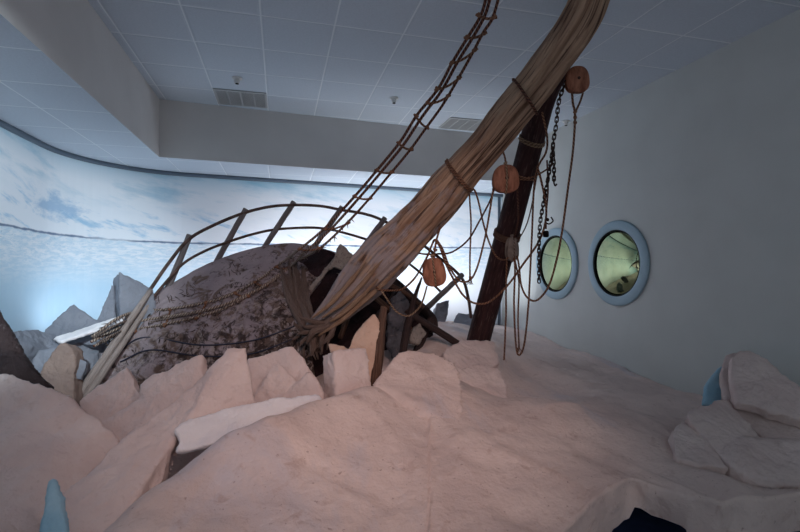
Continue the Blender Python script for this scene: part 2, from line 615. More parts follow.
def swept(name, path, lens, off0, off1, z0, z1, mat):
    """a wall ribbon along path from height z0 to z1, between two offsets behind the path"""
    bm = bmesh.new()
    uvl = bm.loops.layers.uv.verify()
    rows = []
    n = len(path)
    for i in range(n):
        a, b = path[max(0, i - 1)], path[min(n - 1, i + 1)]
        tg = (b - a).normalized()
        nr = Vector((-tg.y, tg.x, 0))
        rows.append([bm.verts.new(path[i] + nr * o + Vector((0, 0, z))) for o, z in ((off0, z0), (off0, z1), (off1, z1), (off1, z0))])
    for i in range(n - 1):
        for k in range(4):
            f = bm.faces.new((rows[i][k], rows[i][(k + 1) % 4], rows[i + 1][(k + 1) % 4], rows[i + 1][k]))
            for lp in f.loops:
                j = i if lp.vert in rows[i] else i + 1
                lp[uvl].uv = (lens[j], lp.vert.co.z)
    bm.faces.new(rows[0])
    bm.faces.new(rows[-1])
    return obj(name, bm, mat)

o = swept('wall_back', MP, ML, 0, .12, 0, SOFF, M['mural'])
o.data.polygons.foreach_set('use_smooth', [False] * len(o.data.polygons))
struct(o, 'curved wall printed with an arctic landscape mural')
o = swept('trim_1', MP, ML, -.03, .0, SOFF - .055, SOFF - .001, M['trim'])
struct(o, 'dark strip along the top of the mural')
e = MP[-1] - MP[-2]
e.normalize()
p1 = MP[-1] - e * .10
o = swept('trim_2', [p1, p1 + e * .045], [0, .05], -.025, 0, .3, SOFF - .055, M['trim'])
struct(o, 'dark upright strip ending the mural')

bm = box(bmesh.new(), XW, XW + .15, -1.5, 8.6, 0, CEIL)
WR = obj('wall_right', bm, M['wall'], smooth=False)
struct(WR, 'plain grey wall with two round windows')

# portholes
def porthole(i, y, z, r_out, r_in, label):
    root = bpy.data.objects.new('window_%d' % i, None)
    root.location = (XW, y, z)
    COL.objects.link(root)
    struct(root, label)
    def ring(prof, mat, name):
        bm = bmesh.new()
        n = 72
        rows = []
        for k in range(n):
            a = 2 * math.pi * k / n
            rows.append([bm.verts.new((XW + dx, y + math.cos(a) * r, z + math.sin(a) * r)) for r, dx in prof])
        m = len(prof)
        for k in range(n):
            for j in range(m):
                bm.faces.new((rows[k][j], rows[k][(j + 1) % m], rows[(k + 1) % n][(j + 1) % m], rows[(k + 1) % n][j]))
        o = obj(name, bm, mat, root)
        return o
    ring([(r_out, .0), (r_out, -.022), (r_out - .012, -.03), (r_in + .03, -.036), (r_in + .006, -.03), (r_in + .004, 0)], M['ring'], 'window_frame')
    ring([(r_in + .008, -.001), (r_in + .008, -.031), (r_in - .008, -.026), (r_in - .008, -.001)], M['gasket'], 'gasket')
    # slightly domed pane
    bm = bmesh.new()
    Rg = 1.6
    rows = []
    for j in range(1, 15):
        r = r_in * j / 14
        dx = -.006 - (math.sqrt(Rg * Rg - r * r) - math.sqrt(Rg * Rg - r_in * r_in))
        rows.append([bm.verts.new((XW + dx, y + math.cos(2 * math.pi * k / 72) * r, z + math.sin(2 * math.pi * k / 72) * r)) for k in range(72)])
    c = bm.verts.new((XW - .006 - (Rg - math.sqrt(Rg * Rg - r_in * r_in)), y, z))
    rows.append([bm.verts.new((XW - .001, y + math.cos(2 * math.pi * k / 72) * r_in, z + math.sin(2 * math.pi * k / 72) * r_in)) for k in range(72)])
    for k in range(72):
        bm.faces.new((c, rows[0][k], rows[0][(k + 1) % 72]))
        for ra, rb in zip(rows, rows[1:]):
            bm.faces.new((ra[k], rb[k], rb[(k + 1) % 72], ra[(k + 1) % 72]))
    bm.faces.new(rows[-1])
    obj('glass', bm, M['glass'], root)
porthole(1, 6.15, 1.735, .54, .42, 'round window beside the dark mast, crossed by a hanging rope')
porthole(2, 4.85, 1.735, .53, .405, 'round window clear of all ropes, its pane reflecting the wreck')

# ceiling fittings
def vent(x0, x1, y0, y1, label):
    root = thing('ceiling_vent', ((x0 + x1) / 2, (y0 + y1) / 2, CEIL), label, 'vent', 'grilles in the ceiling recess')
    z = CEIL
    bm = bmesh.new()
    box(bm, x0 + .02, x1 - .02, y0 + .02, y1 - .02, z - .006, z - .001)
    obj('backing', bm, M['ventdark'], root, smooth=False)
    bm = bmesh.new()
    w = .025
    for a in ((x0, x1, y0, y0 + w), (x0, x1, y1 - w, y1), (x0, x0 + w, y0 + w, y1 - w), (x1 - w, x1, y0 + w, y1 - w)):
        box(bm, *a, z - .014, z - .001)
    for k in range(1, 4):
        xx = x0 + (x1 - x0) * k / 4
        box(bm, xx - .009, xx + .009, y0 + w, y1 - w, z - .014, z - .006)
    obj('frame', bm, M['vent'], root, smooth=False)
    bm = bmesh.new()
    n = 14
    for k in range(n):
        yy = y0 + w + (y1 - y0 - 2 * w) * (k + .5) / n
        box(bm, x0 + w, x1 - w, yy - .009, yy + .009, z - .011, z - .006)
    obj('slats', bm, M['vent'], root, smooth=False)
vent(-.76, -.16, 5.72, 6.24, 'square metal air grille in the ceiling beside the inner bulkhead corner')
vent(2.285, 2.885, 6.0, 6.5, 'square metal air grille in the ceiling behind the leaning wooden spar')

def sprinkler(u, v, label):
    d = F * (CEIL - CZ) / (266 - v)
    p = P(u, v, d)
    root = thing('fire_sprinkler', (p.x, p.y, CEIL), label, 'sprinkler', 'sprinklers on the ceiling')
    def lathe(prof, name, mat):
        bm = bmesh.new()
        rows = [[bm.verts.new((p.x + math.cos(a) * r, p.y + math.sin(a) * r, CEIL - z)) for r, z in prof] for a in [2 * math.pi * k / 24 for k in range(24)]]
        for k in range(24):
            for j in range(len(prof) - 1):
                bm.faces.new((rows[k][j], rows[k][j + 1], rows[(k + 1) % 24][j + 1], rows[(k + 1) % 24][j]))
        bmesh.ops.remove_doubles(bm, verts=bm.verts, dist=1e-5)
        obj(name, bm, mat, root)
    lathe([(0, .001), (.055, .001), (.055, .008), (.04, .016), (0, .016)], 'escutcheon', M['white'])
    lathe([(0, .016), (.028, .016), (.03, .05), (.016, .062), (0, .062)], 'head', M['white'])
    lathe([(0, .06), (.018, .06), (.02, .066), (0, .07)], 'deflector', M['black'])
sprinkler(237, 78, 'small white ceiling sprinkler next to the air grille')
sprinkler(394, 98, 'small white ceiling sprinkler between the rope ladder and the bulkhead')
sprinkler(566, 121, 'small white ceiling sprinkler by the grey wall behind the hanging pulley rope')

# ------------------------------------------------------------------ plaster ground (one continuous modelled surface)
CTRL = [
    (140, 501, 2.15), (163, 482, 2.3), (190, 463, 2.45), (223, 443, 2.58), (260, 425, 2.74), (300, 408, 2.92), (335, 397, 3.1), (370, 387, 3.3),
    (150, 532, 2.0), (230, 532, 2.03), (300, 532, 2.06), (400, 532, 2.12), (500, 532, 2.16), (560, 520, 2.3),
    (220, 490, 2.28), (300, 460, 2.5), (350, 430, 2.8), (400, 450, 2.72), (400, 410, 3.1), (450, 422, 3.08), (470, 470, 2.6), (500, 450, 2.8), (520, 410, 3.35), (550, 400, 3.6), (600, 450, 3.0),
    (580, 500, 2.45), (620, 488, 2.56), (660, 482, 2.66), (700, 490, 2.6), (760, 495, 2.58), (805, 490, 2.62), (640, 420, 3.5), (680, 440, 3.25), (735, 482, 2.98), (765, 492, 2.92), (800, 492, 3.0), (705, 470, 2.8), (730, 479, 2.66), (712, 457, 3.15),
    (720, 405, 4.38), (640, 376, 5.35), (600, 358, 6.0), (525, 331, 7.87), (560, 345, 6.9), (560, 372, 5.0), (520, 375, 4.8), (510, 402, 3.95), (600, 400, 4.1),
    (482, 347, 4.9), (440, 352, 4.6), (520, 345, 6.2), (470, 326, 6.6), (450, 322, 6.4), (500, 328, 7.3), (430, 380, 3.75),
    (230, 520, 2.85), (190, 525, 2.7), (200, 500, 3.1), (290, 452, 3.3), (330, 425, 3.45), (370, 415, 3.6), (180, 440, 3.3), (250, 415, 4.0), (330, 400, 4.1), (110, 430, 4.1), (60, 405, 4.0),
    (20, 365, 4.3), (60, 364, 4.6), (100, 362, 4.9), (140, 360, 5.2), (20, 535, 2.25), (60, 570, 2.1), (0, 465, 2.75), (100, 535, 2.4),
]
EXTRA = [(-.2, 6.5, .65), (1.0, 6.6, .75), (-1.0, 6.3, .6), (.4, 5.5, .6), (2.0, 6.9, .75), (-.2, 1.2, .42), (1, 1.0, .42), (2.0, 1.2, .40), (-1.2, 1.5, .5), (3.6, 1.6, .4), (-2.4, 3.0, .75), (-2.4, 1.5, .6), (3.9, 7.7, .6), (1.5, 7.5, .75)]
cp = np.array([list(P(*c)) for c in CTRL] + [list(e_) for e_ in EXTRA])
def tps(r):
    return np.where(r > 1e-9, r * r * np.log(np.maximum(r, 1e-9)), 0)
XY = cp[:, :2]
K = tps(np.linalg.norm(XY[:, None] - XY[None], axis=2)) + np.eye(len(cp)) * .002
A = np.zeros((len(cp) + 3,) * 2)
A[:len(cp), :len(cp)] = K
A[:len(cp), len(cp)] = 1
A[:len(cp), len(cp) + 1:] = XY
A[len(cp), :len(cp)] = 1
A[len(cp) + 1:, :len(cp)] = XY.T
W = np.linalg.solve(A, np.concatenate([cp[:, 2], np.zeros(3)]))
def ground(x, y):
    r = np.linalg.norm(XY - np.array([x, y]), axis=1)
    z = float(tps(r) @ W[:len(cp)] + W[len(cp)] + W[len(cp) + 1] * x + W[len(cp) + 2] * y)
    return min(max(z, .03), 1.15)

# front edge of the plaster on the right: the ground stops there in a ragged icy lip
LIP = [P(u, v, F * 1.25 / (v - 266)) for u, v in ((430, 620), (520, 560), (560, 525), (580, 508), (593, 500), (612, 489), (631, 481), (650, 484), (665, 487), (692, 493), (720, 499), (760, 493), (800, 488), (840, 486))]
lipd = [(math.atan2(p.x, p.y), math.hypot(p.x, p.y)) for p in LIP]
def lip_r(a):
    if a <= lipd[0][0]:
        return 0
    for (a0, r0), (a1, r1) in zip(lipd, lipd[1:]):
        if a0 <= a <= a1:
            return r0 + (r1 - r0) * (a - a0) / (a1 - a0)
    return lipd[-1][1]
def gz(x, y):
    p = Vector((x, y, 0))
    z = ground(x, y)
    z += noise.noise(p * 2.3) * .022 + noise.noise(p * 6 + Vector((3, 1, 0))) * .014 + noise.noise(p * 17) * .005
    rd = noise.noise(Vector((x * 1.6 + y * .7, y * .9 - x * .8, 4.0)))
    z += max(0, .12 - abs(rd)) * .16      # low drift ridges
    return z
bm = bmesh.new()
NA, NR = 260, 240
a0, a1 = math.radians(-72), math.radians(68)
rows = []
inwall = lambda x, y: (min(max(x, -2.5), XW - .002), y)
def clip_mural(x, y):
    # keep the ground inside the curved wall
    if x < cx and y > cy:
        d = math.hypot(x - cx, y - cy)
        if d > R_ - .01:
            k = (R_ - .01) / d
            return cx + (x - cx) * k, cy + (y - cy) * k
    ymax = last.y + (x - last.x) * (7.9 - last.y) / (XW - last.x) - .01
    return min(max(x, -2.505), XW - .002), min(y, ymax)
for i in range(NA + 1):
    a = a0 + (a1 - a0) * i / NA
    rs = max(1.25, lip_r(a))
    row = []
    for j in range(NR + 1):
        t = (j / NR) ** 1.35
        r = rs + (9.2 - rs) * t
        x, y = clip_mural(math.sin(a) * r, math.cos(a) * r)
        row.append(bm.verts.new((x, y, gz(x, y))))
    rows.append(row)
for i in range(NA):
    for j in range(NR):
        try:
            bm.faces.new((rows[i][j], rows[i + 1][j], rows[i + 1][j + 1], rows[i][j + 1]))
        except ValueError:
            pass
# the lip: ragged fluted face hanging from the front edge
prev = None
for i in range(NA + 1):
    top = rows[i][0]
    a = a0 + (a1 - a0) * i / NA
    x, y, z = top.co
    u = 400 + F * (x * CT - y * ST) / depth_of(top.co)
    if 606 < u < 694 and a > 0:
        zb = float(np.interp(u, [606, 610, 620, 629, 631, 638, 646, 655, 672, 689, 694], [.12, .21, .225, .245, .30, .315, .285, .262, .262, .245, .1])) + .01 * noise.noise(Vector((u * .35, 0, 0)))
    else:
        zb = .2
    out = Vector((x, y, 0)).normalized()
    colv = [top]
    for k in range(1, 9):
        f = k / 8
        zz = z + (zb - z) * f
        hh = z - zz
        fl = abs(noise.noise(Vector((a * 16, hh * 1.5, 1)))) + .4 * abs(noise.noise(Vector((a * 45, hh * 3, 5))))
        bulge = (.11 * fl - .03) * min(1, hh / .05)
        p = Vector((x, y, 0)) + out * bulge
        colv.append(bm.verts.new((min(p.x, XW - .002), p.y, zz)))
    if prev:
        for k in range(8):
            bm.faces.new((prev[k], prev[k + 1], colv[k + 1], colv[k]))
    prev = colv
G = obj('snow_ground', bm, M['snow'])
struct(G, 'modelled ground of pinkish plaster snow')

# ------------------------------------------------------------------ ice slabs
def ice(label, pts, group=None, name='ice_floe', **k):
    return tag(slab(name, pts, **k), label, 'ice slab' if name == 'ice_floe' else 'ice block', group, 'thing')

ice('broad mauve plaster slab sloping up under the dark broken plank', [(-40, 372, 3.0), (15, 377, 3.0), (40, 384, 3.0), (60, 394, 3.0), (85, 411, 2.96), (104, 424, 2.93), (121, 440, 2.9), (100, 470, 2.75), (75, 500, 2.55), (55, 545, 2.3), (-40, 560, 2.1)], t=.22, rough=.035)
ice('long pink slab with a tall blunt peak rising behind the flat white slab', [(227, 347, 3.15), (247, 346, 3.15), (250, 372, 3.1), (254, 395, 3.06), (262, 412, 3.03), (228, 430, 2.93), (186, 439, 2.84), (173, 452, 2.78), (169, 472, 2.68), (158, 500, 2.5), (135, 530, 2.35), (100, 555, 2.12), (52, 550, 2.1), (62, 494, 2.35), (90, 471, 2.5), (128, 431, 2.75), (152, 415, 2.87), (174, 402, 2.95), (204, 377, 3.05)], t=.12, rough=.025)
ice('narrow pale blue ice shard sticking up at the very front corner', [(34, 560, 1.98), (43, 510, 2.1), (48, 479, 2.18), (53, 477, 2.18), (60, 495, 2.15), (76, 560, 1.98)], t=.05, mat='ice_blue', rough=.008)
ice('pinkish slab with a square top corner beside the foot of the grey poles', [(78, 402, 3.45), (100, 384, 3.55), (126, 366, 3.6), (134, 379, 3.55), (142, 396, 3.5), (150, 425, 3.4), (100, 445, 3.3)], t=.09)
ice('pale slab with a stepped top edge between two taller pink slabs', [(98, 424, 3.2), (140, 398, 3.3), (140, 385, 3.38), (152, 374, 3.4), (172, 366, 3.4), (202, 354, 3.4), (205, 381, 3.3), (182, 412, 3.18), (125, 455, 3.0)], t=.09)
ice('wide pink slab right in front of the frayed foot of the wooden spar', [(247, 358, 3.55), (278, 350, 3.6), (291, 345, 3.6), (309, 367, 3.5), (323, 392, 3.4), (300, 435, 3.22), (245, 435, 3.22)], t=.09)
ice('low pink slab with a notched top leaning on the wide pink slab', [(250, 405, 3.28), (263, 382, 3.34), (277, 361, 3.4), (290, 374, 3.36), (299, 383, 3.33), (309, 372, 3.34), (323, 394, 3.24), (300, 435, 3.1), (252, 435, 3.1)], t=.05)
ice('flat white slab lying tilted over a dark gap', [(174, 429, 2.70), (182, 421, 2.76), (231, 406, 2.9), (275, 397, 3.0), (319, 393, 3.1), (323, 398, 3.08), (296, 410, 2.99), (260, 425, 2.84), (225, 443, 2.68), (205, 445, 2.66), (190, 449, 2.64), (175, 451, 2.63), (180, 440, 2.66)], t=.05, mat='slab_white', rough=.012, voxel=.016)
ice('upright square-cut pink block with a lit narrow side', [(334, 351, 3.38), (352, 349, 3.46), (367, 348, 3.52), (372, 384, 3.42), (373, 415, 3.3), (336, 418, 3.2)], vec=P(322, 355, 3.5) - P(334, 351, 3.38), rough=.008, voxel=.016)
ice('pointed tan slab standing against the dark wreck beside the brown stump', [(345, 350, 3.72), (351, 343, 3.75), (354, 334, 3.78), (366, 322, 3.8), (374, 313, 3.82), (380, 324, 3.8), (378, 350, 3.72), (376, 392, 3.6), (340, 392, 3.55)], t=.08, mat='slab_tan')
ice('big tilted pink slab with a pale raised edge in the middle of the snow', [(376, 383, 3.3), (384, 369, 3.42), (400, 352, 3.6), (412, 349, 3.66), (437, 353, 3.7), (456, 363, 3.66), (463, 386, 3.42), (466, 423, 3.08), (449, 424, 3.06), (425, 409, 3.12), (400, 394, 3.22)], vec=P(369, 393, 3.26) - P(377, 383, 3.3), mat='snow', fine=.003)
ice('pink slab piled round the foot of the dark mast', [(444, 351, 4.4), (461, 339, 4.7), (483, 340, 4.75), (495, 341, 4.75), (499, 364, 4.5), (480, 376, 4.25), (448, 372, 4.2)], t=.12)
ice('pink ledge slab below the foot of the dark mast with a dark cracked side', [(456, 368, 4.1), (480, 363, 4.28), (500, 369, 4.28), (507, 386, 4.1), (507, 402, 3.92), (485, 406, 3.86), (459, 399, 3.86)], t=.14)
ice('little tan splinter of ice between the square block and the splintered spar foot', [(328, 343, 3.95), (340, 345, 3.95), (353, 350, 3.9), (352, 362, 3.85), (332, 362, 3.85)], t=.05, mat='slab_tan', rough=.006, voxel=.014)
# pile against the right wall
ice('triangular top slab of the pile against the grey wall', [(731, 357, 3.65), (736, 352, 3.67), (751, 350, 3.67), (775, 366, 3.55), (806, 390, 3.35), (806, 421, 3.21), (770, 412, 3.27), (738, 402, 3.37), (734, 385, 3.51)], t=.10, mat='slab')
ice('middle slab of the wall pile, under the triangular top slab', [(721, 366, 3.82), (727, 354, 3.86), (737, 352, 3.86), (738, 400, 3.56), (770, 411, 3.44), (806, 422, 3.3), (806, 441, 3.22), (762, 437, 3.3), (728, 413, 3.5), (722, 395, 3.66)], t=.12, mat='slab')
ice('large lower slab of the wall pile, overhanging a dark slot', [(687, 415, 3.22), (697, 407, 3.34), (718, 400, 3.48), (728, 399, 3.52), (760, 436, 3.22), (808, 440, 3.08), (810, 484, 2.78), (774, 487, 2.72), (757, 482, 2.74), (730, 465, 2.87), (712, 448, 3.02), (690, 422, 3.16)], t=.12, rough=.03)
ice('small triangular slab tucked below the large slab of the wall pile', [(672, 430, 3.12), (683, 419, 3.24), (692, 424, 3.22), (712, 448, 3.02), (731, 469, 2.84), (700, 465, 2.84), (676, 458, 2.9)], t=.12)
ice('pale blue ice shard standing behind the wall pile', [(703, 405, 3.8), (706, 385, 3.9), (720, 366, 3.98), (732, 362, 3.98), (732, 405, 3.8)], t=.05, mat='ice_blue', rough=.008)
# in the distance against the mural
ice('low dark grey pyramid of ice in front of the mural', [(35, 342, 4.5), (55, 319, 4.62), (73, 303, 4.7), (97, 320, 4.7), (112, 345, 4.55)], name='ice_block', t=.25, mat='slab_grey', rough=.01)
ice('tall sharp grey ice block with a pale edge in front of the mural', [(119, 272, 4.72), (135, 279, 4.78), (153, 289, 4.84), (165, 345, 4.7), (121, 345, 4.6)], name='ice_block', vec=P(113, 277, 4.95) - P(119, 272, 4.72), mat='slab_grey', rough=.008)
ice('grey ice wedge leaning on the tall sharp block', [(93, 345, 4.62), (95, 323, 4.7), (104, 303, 4.76), (113, 282, 4.84), (117, 345, 4.66)], name='ice_block', t=.12, mat='slab_grey', rough=.008)
ice('thin white ice sheet lying across the grey mound', [(52, 338, 4.36), (84, 328, 4.5), (126, 313, 4.6), (122, 322, 4.52), (84, 334, 4.38), (60, 342, 4.3)], t=.03, mat='slab_white', rough=.006)
ice('wide smooth grey ice hump behind the dark broken plank', [(0, 338, 3.85), (18, 329, 4.1), (40, 331, 4.4), (60, 338, 4.55), (98, 337, 4.7), (102, 395, 4.62), (2, 385, 3.95)], name='ice_block', t=.12, mat='slab_grey', rough=.03)
ice('tan upright ice lump between the dark plank and the grey poles', [(36, 382, 4.02), (48, 358, 4.06), (58, 344, 4.1), (66, 343, 4.1), (73, 350, 4.1), (74, 375, 4.05), (74, 415, 3.95), (36, 415, 3.95)], name='ice_block', t=.15, mat='slab_dun', rough=.02)
ice('small pale ice lump beside the tan lump and the grey poles', [(68, 376, 4.08), (70, 364, 4.14), (78, 358, 4.16), (87, 361, 4.16), (86, 370, 4.14), (80, 380, 4.08)], name='ice_block', t=.07, mat='slab_grey', rough=.02, voxel=.014)
ice('small grey ice block behind the tan lump', [(20, 384, 4.08), (38, 350, 4.2), (56, 347, 4.24), (62, 384, 4.15)], name='ice_block', t=.12, mat='slab_grey', rough=.012)
ice('square blue-grey ice block far behind the broken dark beam', [(437, 303, 6.4), (450, 299, 6.5), (446, 320, 6.3), (444, 332, 6.2), (430, 332, 6.2)], name='ice_block', t=.2, mat='slab_grey', rough=.012)
ice('low grey ice hump far behind the dark mast', [(448, 330, 6.5), (458, 312, 6.75), (478, 314, 6.75), (492, 322, 6.6), (490, 336, 6.3), (452, 336, 6.3)], name='ice_block', t=.25, mat='slab_grey', rough=.02)

o = slab('broken_plank', [(-40, 250, 3.32), (0, 313, 3.32), (9, 328, 3.32), (24, 356, 3.3), (36, 374, 3.28), (52, 386, 3.24), (48, 400, 3.18), (-40, 405, 3.1)], t=.07, mat='hullwood', rough=.015)
tag(o, 'dark speckled broken ship plank rising behind the broad mauve slab', 'plank')

# ------------------------------------------------------------------ the wrecked bow
BASE = P(230, 400, 4.6)
BASE.z = ground(BASE.x, BASE.y)
ship = thing('shipwreck_bow', BASE, 'wrecked grey ship bow with a curved rail, stuck in the ice before the mural', 'shipwreck')

HC = [
    [(77, 400, 4.30), (80, 403, 4.28), (84, 408, 4.26), (88, 414, 4.22), (92, 424, 4.2)],
    [(108, 353, 4.60), (111, 366, 4.50), (114, 382, 4.4), (118, 398, 4.3), (122, 424, 4.25)],
    [(150, 298, 4.95), (151, 322, 4.72), (153, 346, 4.5), (156, 372, 4.36), (160, 414, 4.3)],
    [(178, 279, 5.15), (182, 305, 4.82), (186, 335, 4.52), (190, 366, 4.36), (195, 410, 4.3)],
    [(212, 261, 5.35), (216, 290, 4.92), (220, 322, 4.56), (224, 356, 4.36), (228, 405, 4.3)],
    [(250, 248, 5.5), (254, 278, 5.02), (256, 312, 4.6), (258, 350, 4.36), (262, 402, 4.3)],
    [(288, 242, 5.6), (282, 272, 5.1), (282, 308, 4.62), (286, 345, 4.32), (290, 395, 4.22)],
    [(318, 246, 5.6), (298, 274, 5.2), (298, 305, 4.72), (304, 335, 4.36), (311, 380, 4.22)],
    [(347, 255, 5.6), (322, 280, 5.2), (306, 308, 4.78), (309, 337, 4.4), (314, 380, 4.25)],
]
def hull_mesh():
    cols = []
    for c in HC:
        w = [P(*p) for p in c]
        rim = w[0]
        back = rim + Vector((.12, .55, -.12))
        back2 = rim + Vector((.2, .9, -.45))
        cols.append([back2, back] + crom([rim] + w[1:], 7))
    nr = len(cols[0])
    grid = []
    for r in range(nr):
        grid.append(crom([c[r] for c in cols], 9))
    bm = bmesh.new()
    V = []
    for r, line in enumerate(grid):
        row = []
        for p in line:
            q = p.copy()
            if r >= 2:
                q += Vector((-.3, -1, .2)) * (noise.noise(p * 3.5) * .03 + noise.noise(p * 11) * .014)
            row.append(bm.verts.new(q))
        V.append(row)
    for r in range(nr - 1):
        for k in range(len(V[0]) - 1):
            bm.faces.new((V[r][k], V[r][k + 1], V[r + 1][k + 1], V[r + 1][k]))
    return bm
o = obj('hull', hull_mesh(), M['hull'], ship)
md = o.modifiers.new('thick', 'SOLIDIFY')
md.thickness = .035
md.offset = 0
md2 = o.modifiers.new('sub', 'SUBSURF')
md2.levels = md2.render_levels = 1
bake(o)
HULL = o
hv = [v.co.copy() for v in o.data.vertices]
HB = BVHTree.FromPolygons(hv, [tuple(p.vertices) for p in o.data.polygons])
EYE = Vector((0, 0, CZ))
def on_hull(u, v, lift=.02, dflt=None):
    d = (P(u, v, 1) - EYE).normalized()
    hit = HB.ray_cast(EYE, d)
    if hit[0] is None:
        return P(u, v, dflt) if dflt else None
    return hit[0] - d * lift

# frayed bits of old rope and canvas clinging to the hull
bm = bmesh.new()
cl = 0
while cl < 46:
    u0, v0 = random.uniform(105, 308), random.uniform(250, 372)
    if random.random() > (v0 - 250) / 120 * .5 + (u0 - 105) / 200 * .6 or on_hull(u0, v0) is None:
        continue
    cl += 1
    base_a = random.choice((random.uniform(1.1, 2.0), random.uniform(1.1, 2.0), random.uniform(0, 3.14)))
    for f in range(random.randint(4, 14)):
        u, v = u0 + random.gauss(0, 4), v0 + random.gauss(0, 5)
        a = base_a + random.gauss(0, .45)
        ln_ = random.uniform(1.5, 8)
        bend = random.uniform(-.8, .8)
        pts = []
        for k in range(5):
            t_ = k / 4
            q = on_hull(u + math.cos(a + bend * t_) * ln_ * t_, v + math.sin(a + bend * t_) * ln_ * t_, random.uniform(.004, .02))
            if q is None:
                break
            pts.append(q)
        if len(pts) == 5:
            w_ = random.uniform(.5, 1.3)
            tube(pts, [.002 * w_, .004 * w_, .004 * w_, .003 * w_, .001], 4, bm)
o = obj('hull_debris', bm, M['fray'], ship)
o['kind'] = 'stuff'

# sagging cables across the hull
for pts in ([(108, 366), (140, 338), (200, 345), (250, 341), (290, 328), (302, 320)], [(120, 362), (150, 350), (200, 356), (250, 354), (296, 338)]):
    path = [on_hull(u, v, .012) for u, v in pts]
    path = crom([p for p in path if p], 8)
    obj('hull_cable', tube(path, .007, 6), M['cable'], ship)

# panel across the hollow of the broken bow, cavity darkness put into its colour
slab('cavity_dark_panel', [(294, 262, 5.3), (322, 248, 5.42), (350, 258, 5.42), (372, 270, 5.35), (398, 284, 5.25), (432, 316, 5.1), (434, 334, 5.0), (412, 385, 4.7), (330, 405, 4.55), (298, 400, 4.5), (298, 330, 4.9)], t=.14, mat='inner', rough=.04, parent=ship)
slab('broken_plank', [(340, 243, 5.05), (350, 252, 5.05), (363, 263, 5.05), (354, 277, 5.0), (344, 271, 5.0), (334, 267, 5.0), (328, 270, 5.0)], t=.06, mat='plank', rough=.012, voxel=.014, parent=ship)
slab('broken_plank', [(333, 258, 5.1), (336, 262, 5.1), (311, 292, 4.98), (306, 291, 4.98)], t=.05, mat='plank', rough=.006, voxel=.012, parent=ship)
slab('broken_plank', [(336, 273, 4.95), (347, 274, 4.95), (354, 281, 4.95), (350, 287, 4.95)], t=.04, mat='plank', rough=.006, voxel=.012, parent=ship)
slab('torn_canvas', [(391, 296, 4.6), (400, 292, 4.6), (410, 300, 4.6), (413, 325, 4.5), (404, 345, 4.42), (396, 362, 4.3), (386, 345, 4.4)], t=.1, mat='lump', rough=.03, parent=ship)
slab('torn_canvas', [(412, 329, 4.55), (420, 322, 4.6), (427, 333, 4.58), (420, 345, 4.5), (410, 342, 4.5)], t=.06, mat='plank', rough=.012, voxel=.014, parent=ship)
for k, (pts, w0, mt) in enumerate((([(352, 268, 5.1), (340, 292, 4.95), (326, 316, 4.8)], 9, 'darktimber'), ([(366, 280, 5.0), (352, 306, 4.85), (340, 338, 4.65)], 8, 'timber'), ([(400, 288, 5.0), (388, 305, 4.85), (368, 330, 4.7), (352, 350, 4.6)], 9, 'darktimber'), ([(420, 306, 4.95), (406, 326, 4.8), (394, 352, 4.6)], 8, 'darktimber'), ([(374, 296, 4.85), (392, 312, 4.75), (412, 330, 4.65)], 6, 'timber'), ([(432, 318, 4.9), (424, 334, 4.8), (416, 352, 4.7)], 9, 'darktimber'), ([(386, 284, 4.8), (404, 292, 4.78), (424, 308, 4.75)], 5, 'timber'))):
    pp = crom([P(*p) for p in pts], 8)
    obj('broken_rib', tube(pp, [w0 / 2 / F * 4.8 * (1 - .3 * i / len(pp)) for i in range(len(pp))], 8, rfun=lambda t, a, l: 1 + .3 * noise.noise(Vector((a, l * 7, k)))), M[mt], ship)
# rim of the far side of the bow
path = crom([P(378, 272, 5.1), P(396, 283, 5.05), P(414, 300, 5.0), P(432, 318, 4.95), P(434, 332, 4.9)], 6)
obj('far_gunwale', tube(path, .045, 8), M['darktimber'], ship)

# stem: bundles of split wood sweeping down to the foot of the spar
bm = bmesh.new()
for k in range(16):
    j = k - 8
    top = (280 + k * 1.7 + random.uniform(-2, 2), 250 + random.uniform(0, 26) + k * .7)
    mid = (287 + k * 1.3, 296 + random.uniform(-4, 4))
    low = (302 + k * .8, 326 + random.uniform(-3, 3))
    end = (306 + k * 1.2 + random.uniform(-4, 4), 350 + random.uniform(-8, 10))
    pts = []
    for (u, v), dd in zip((top, mid, low, end), (5.2, 4.66, 4.36, 4.2)):
        q = on_hull(u, v, .02 + random.uniform(0, .02), dd)
        pts.append(q)
    path = crom(pts, 8)
    tube(path, interp([.010, .022, .028, .022, .008], len(path)), 7, bm, rfun=lambda t, a, l: 1 + .25 * noise.noise(Vector((a, l * 9, k))))
obj('stem_fibres', bm, M['stem'], ship)

# rail: the two poles at the near end, posts and two bars
rail = bpy.data.objects.new('railing', None)
rail.location = P(294, 250, 5.5)
link(rail, ship)
rail.matrix_parent_inverse = Matrix.Translation(-ship.location)
def rchild(name, bm, mat):
    o = obj(name, bm, mat)
    o.parent = rail
    o.matrix_parent_inverse = Matrix.Translation(-rail.location)
    return o
def poles(a, b, r):
    return tube(crom([P(*a), P(*b)], 14), r, 10, rfun=lambda t, an, l: 1 + .14 * noise.noise(Vector((math.cos(an), math.sin(an), l * 6))))
rchild('end_pole', poles((68, 412, 4.06), (151, 290, 4.82), [.046 - .018 * i / 14 for i in range(15)]), M['pole'])
rchild('end_pole', poles((78, 410, 4.08), (153, 299, 4.84), [.036 - .012 * i / 14 for i in range(15)]), M['pole'])
for a, b in (((190, 235, 5.22), (164, 298, 5.02)), ((246, 209, 5.52), (213, 268, 5.36)), ((294, 202, 5.74), (260, 254, 5.52)), ((342, 207, 5.8), (304, 262, 5.6)), ((385, 218, 5.8), (348, 268, 5.55)), ((462, 275, 5.7), (427, 308, 5.2))):
    rchild('post', poles(a, b, .034), M['post'])
